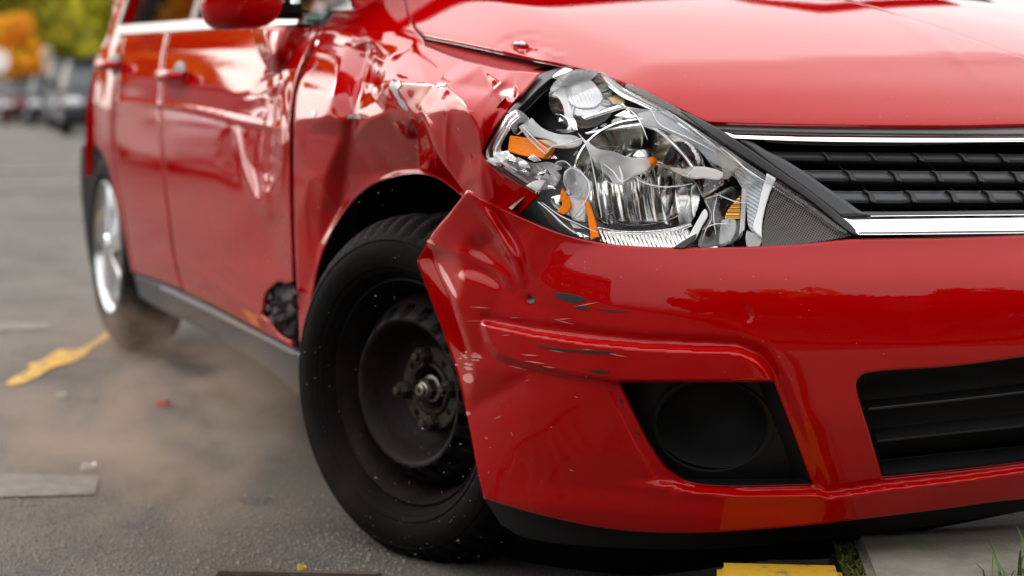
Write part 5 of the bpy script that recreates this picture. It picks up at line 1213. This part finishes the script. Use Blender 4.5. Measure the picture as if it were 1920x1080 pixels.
lathe('pole', [(.04, 0), (.04, 1.9), (0, 1.9)], ALLOY, sg, seg=12); lathe('disc', [(0, .012), (.30, .012), (.31, 0), (.30, -.012), (0, -.012)], simple('white_sign', (.85, .85, .84), .35), sg, axis_matrix((.06, 0, 1.75), tuple(-HZ)), seg=40)
# houses
BRICK = simple('brick_wall', (.10, .05, .04), .85, var=.3, var_scale=8, bump=(60, .3)); STUCCO = simple('pale_stucco', (.55, .50, .44), .85, var=.12, var_scale=3); ROOFM = simple('roof_tiles', (.07, .06, .06), .8, var=.3, var_scale=20)
def house(loc, rz, L_, D_, H, mat, label, floors, nwin):
    h = empty('house', tuple(loc), rz, label, 'house')
    bm = bmesh.new(); box(bm, (0, 0, H / 2 - .5), (L_, D_, H + 1)); bm_obj('wall', bm, mat, h)
    bm = bmesh.new(); v = [bm.verts.new(q) for q in ((-L_ / 2 - .3, -D_ / 2 - .4, H + .003), (L_ / 2 + .3, -D_ / 2 - .4, H + .003), (L_ / 2 + .3, D_ / 2 + .4, H + .003), (-L_ / 2 - .3, D_ / 2 + .4, H + .003), (-L_ / 2 - .3, 0, H + 2.2), (L_ / 2 + .3, 0, H + 2.2))]
    for f in ((3, 2, 1, 0), (0, 1, 5, 4), (2, 3, 4, 5), (0, 4, 3), (1, 2, 5)): bm.faces.new([v[i] for i in f])
    bm_obj('roof', bm, ROOFM, h)
    for s in (-1, 1):
        for f in range(floors):
            for k in range(nwin):
                x = -L_ / 2 + L_ * (k + .5) / nwin; z = 1.4 + f * 2.8; bm = bmesh.new(); box(bm, (x, s * (D_ / 2 + .02), z), (1.1, .1, 1.4), bevel=.02); wo = bm_obj('window', bm, WHITEPL, h)
                bm = bmesh.new(); box(bm, (x, s * (D_ / 2 + .075), z), (.94, .02, 1.24)); bm_obj('pane', bm, DARKGL, wo)
    return h
house(at(-60, 108), R(60), 16, 9, 6, STUCCO, 'pale house behind the trees at the upper left', 2, 5)
house(at(230, 100), R(75), 14, 9, 5.4, STUCCO, 'pale building glimpsed between green leaves above the parked cars', 2, 4)
# street surroundings on the camera's side: what the paint reflects
house((20, 2, 0), R(90), 34, 9, 7.0, BRICK, 'long brick house across the pavement ahead of the red car', 2, 9)
house((-10, -32, 0), 0, 30, 9, 6.0, BRICK, 'brick house across the street from the red car', 2, 8)
tree((-26.5, -4.7, float(zg(-26.5))), 8.5, 1.35, ORAN, 'orange tree across the street reflected in the car door', 11, 2600, .24); tree((-37, -6.0, float(zg(-37))), 9.5, 2.2, ORAN, 'large orange tree down the street reflected in the rear door', 12, 2600, .26)
tree((-15, -20, 0), 8, 3.2, YELG, 'yellow tree across the street reflected in the front door', 13, 2400, .26); tree((12.5, -12, 0), 7, 2.8, GREEN, 'green tree by the brick house reflected in the bumper', 14, 2600, .22)
tree((11.5, -4, 0), 6.4, 2.6, ORAN, 'orange tree by the brick house reflected in the bumper corner', 15, 2600, .22); tree((13, 7, 0), 7.5, 3.0, GREEN, 'green tree by the far end of the brick house', 16, 2600, .24)
tag(mesh_obj('verge', [(4.2, -40, .135), (16.5, -40, .135), (16.5, 40, .135), (4.2, 40, .135)], [(0, 1, 2, 3)], simple('dark_grass', (.022, .035, .010), .95, var=.5, var_scale=6), None, False), kind='structure')  # dark ground added out of view to keep the bumper dark
DGREEN = leaf_mat('dark_green_leaves', [(.012, .020, .006), (.025, .035, .008), (.06, .055, .010)])
for k, (x_, y_, h_, c_) in enumerate(((7.6, -9.5, 5.2, 2.6), (8.2, -5.6, 5.8, 2.7), (7.8, -2.0, 4.8, 2.4), (8.4, 1.6, 5.9, 2.8), (8.0, 5.2, 5.3, 2.6), (8.6, 9.0, 5.6, 2.8))):  # dark row added out of view to block low sky; reflects as treeline
    tree((x_, y_, .13), h_ * .58, c_ * .85, DGREEN, ('dense dark sky-blocking tree on the verge ahead of the car, farthest to its right', 'tall dark sky-blocking tree on the verge ahead of the front right wheel', 'low dark sky-blocking tree on the verge ahead of the smashed headlight', 'tallest dark sky-blocking tree on the verge ahead of the grille', 'dark sky-blocking tree on the verge ahead of the far headlight', 'dark sky-blocking tree on the verge ahead of the car, farthest to its left')[k], 40 + k, 4200, .26, 'trees on the verge')
tree((-18.5, -4.1, float(zg(-18.5))), 9.0, 1.35, ORAN, 'bushy orange tree down the street, leaves almost to the ground', 21, 4600, .22, low=.08)
tree((-22.5, -4.1, float(zg(-22.5))), 14.0, 2.0, ORAN, 'very tall orange tree down the street behind the smaller bushy one', 22, 5200, .26, low=.08)
parked_car((-11.4, -3.5, float(zg(-11.4))), 0, simple('white_car_paint', (.72, .72, .71), .3, coat=.5), 'white parked car on the near side of the street, mirrored in the red doors')

# ------------------------------------------------------------------ dust behind the spinning wheel
def dust_mat():
    m = bpy.data.materials.new('tyre_dust'); m.use_nodes = True; t = m.node_tree; t.nodes.clear(); o = node(t, 'ShaderNodeOutputMaterial'); v = node(t, 'ShaderNodeVolumePrincipled')
    v.inputs['Color'].default_value = (.58, .45, .36, 1); v.inputs['Anisotropy'].default_value = .0
    co = node(t, 'ShaderNodeTexCoord'); mp_ = node(t, 'ShaderNodeMapping'); mp_.inputs['Scale'].default_value = (1.5, 2.5, 4.5); t.links.new(co.outputs['Object'], mp_.inputs['Vector'])
    n = node(t, 'ShaderNodeTexNoise', Scale=2.1, Detail=6, Roughness=.6); n.inputs['Distortion'].default_value = .6; t.links.new(mp_.outputs[0], n.inputs['Vector'])
    g = node(t, 'ShaderNodeVectorMath', operation='LENGTH'); ms = node(t, 'ShaderNodeMapping'); ms.inputs['Scale'].default_value = (1 / .86, 1 / .48, 1 / .32); t.links.new(co.outputs['Object'], ms.inputs['Vector']); t.links.new(ms.outputs[0], g.inputs[0])
    f = node(t, 'ShaderNodeMapRange'); f.interpolation_type = 'SMOOTHSTEP'; f.inputs['From Min'].default_value = 1.0; f.inputs['From Max'].default_value = .25; t.links.new(g.outputs['Value'], f.inputs['Value'])
    r = node(t, 'ShaderNodeMapRange'); r.inputs['From Min'].default_value = .46; r.inputs['From Max'].default_value = .68; t.links.new(n.outputs['Fac'], r.inputs['Value'])
    mu = node(t, 'ShaderNodeMath', operation='MULTIPLY'); t.links.new(f.outputs[0], mu.inputs[0]); t.links.new(r.outputs[0], mu.inputs[1])
    md = node(t, 'ShaderNodeMath', operation='MULTIPLY'); md.inputs[1].default_value = 3.0; t.links.new(mu.outputs[0], md.inputs[0]); t.links.new(md.outputs[0], v.inputs['Density'])
    t.links.new(v.outputs[0], o.inputs['Volume']); m.cycles.volume_step_rate = 1.0 if hasattr(m, 'cycles') else 1; return m
bm = bmesh.new(); bmesh.ops.create_uvsphere(bm, u_segments=24, v_segments=12, radius=1)
for v in bm.verts: v.co = Vector((v.co.x * .86, v.co.y * .48, max(v.co.z * .32, -.125)))
du = bm_obj('dust', bm, dust_mat(), None, True); du.location = (-.68, -1.16, .13)
tag(du, 'brown cloud of dust trailing behind the crashed front wheel', 'dust', kind='stuff')
# flung specks
V = []; Fc = []
for k in range(380):
    a = r4.uniform(0, 6.28); q = .12 + .24 * r4.random() ** .6; off_ = r4.uniform(.02, .16)
    c = Mw @ Vector((q * math.cos(a), q * math.sin(a), off_)); c = np.array(c)
    if r4.random() < .35: c += np.array([-r4.uniform(.1, .9), -r4.uniform(-.05, .25), r4.normal() * .08])
    if c[2] < .02: continue
    s = r4.uniform(.0003, .0011) * (2.0 if r4.random() < .06 else 1); d = r4.normal(size=3); d /= np.linalg.norm(d); b = len(V); e1 = np.cross(d, [0, 0, 1.]); e1 /= np.linalg.norm(e1); e2 = np.cross(d, e1); ln_ = s * r4.uniform(1, 4)
    V += [tuple(c + d * ln_), tuple(c + e1 * s), tuple(c - e1 * .5 * s + e2 * .87 * s), tuple(c - e1 * .5 * s - e2 * .87 * s)]
    Fc += [(b, b + 1, b + 2), (b, b + 2, b + 3), (b, b + 3, b + 1), (b + 1, b + 3, b + 2)]
tag(mesh_obj('dirt_specks', V, Fc, simple('pale_dirt', (.24, .20, .16), .8), None, False), 'tiny pale dirt specks flung off the spinning front tyre', 'dirt', kind='stuff')
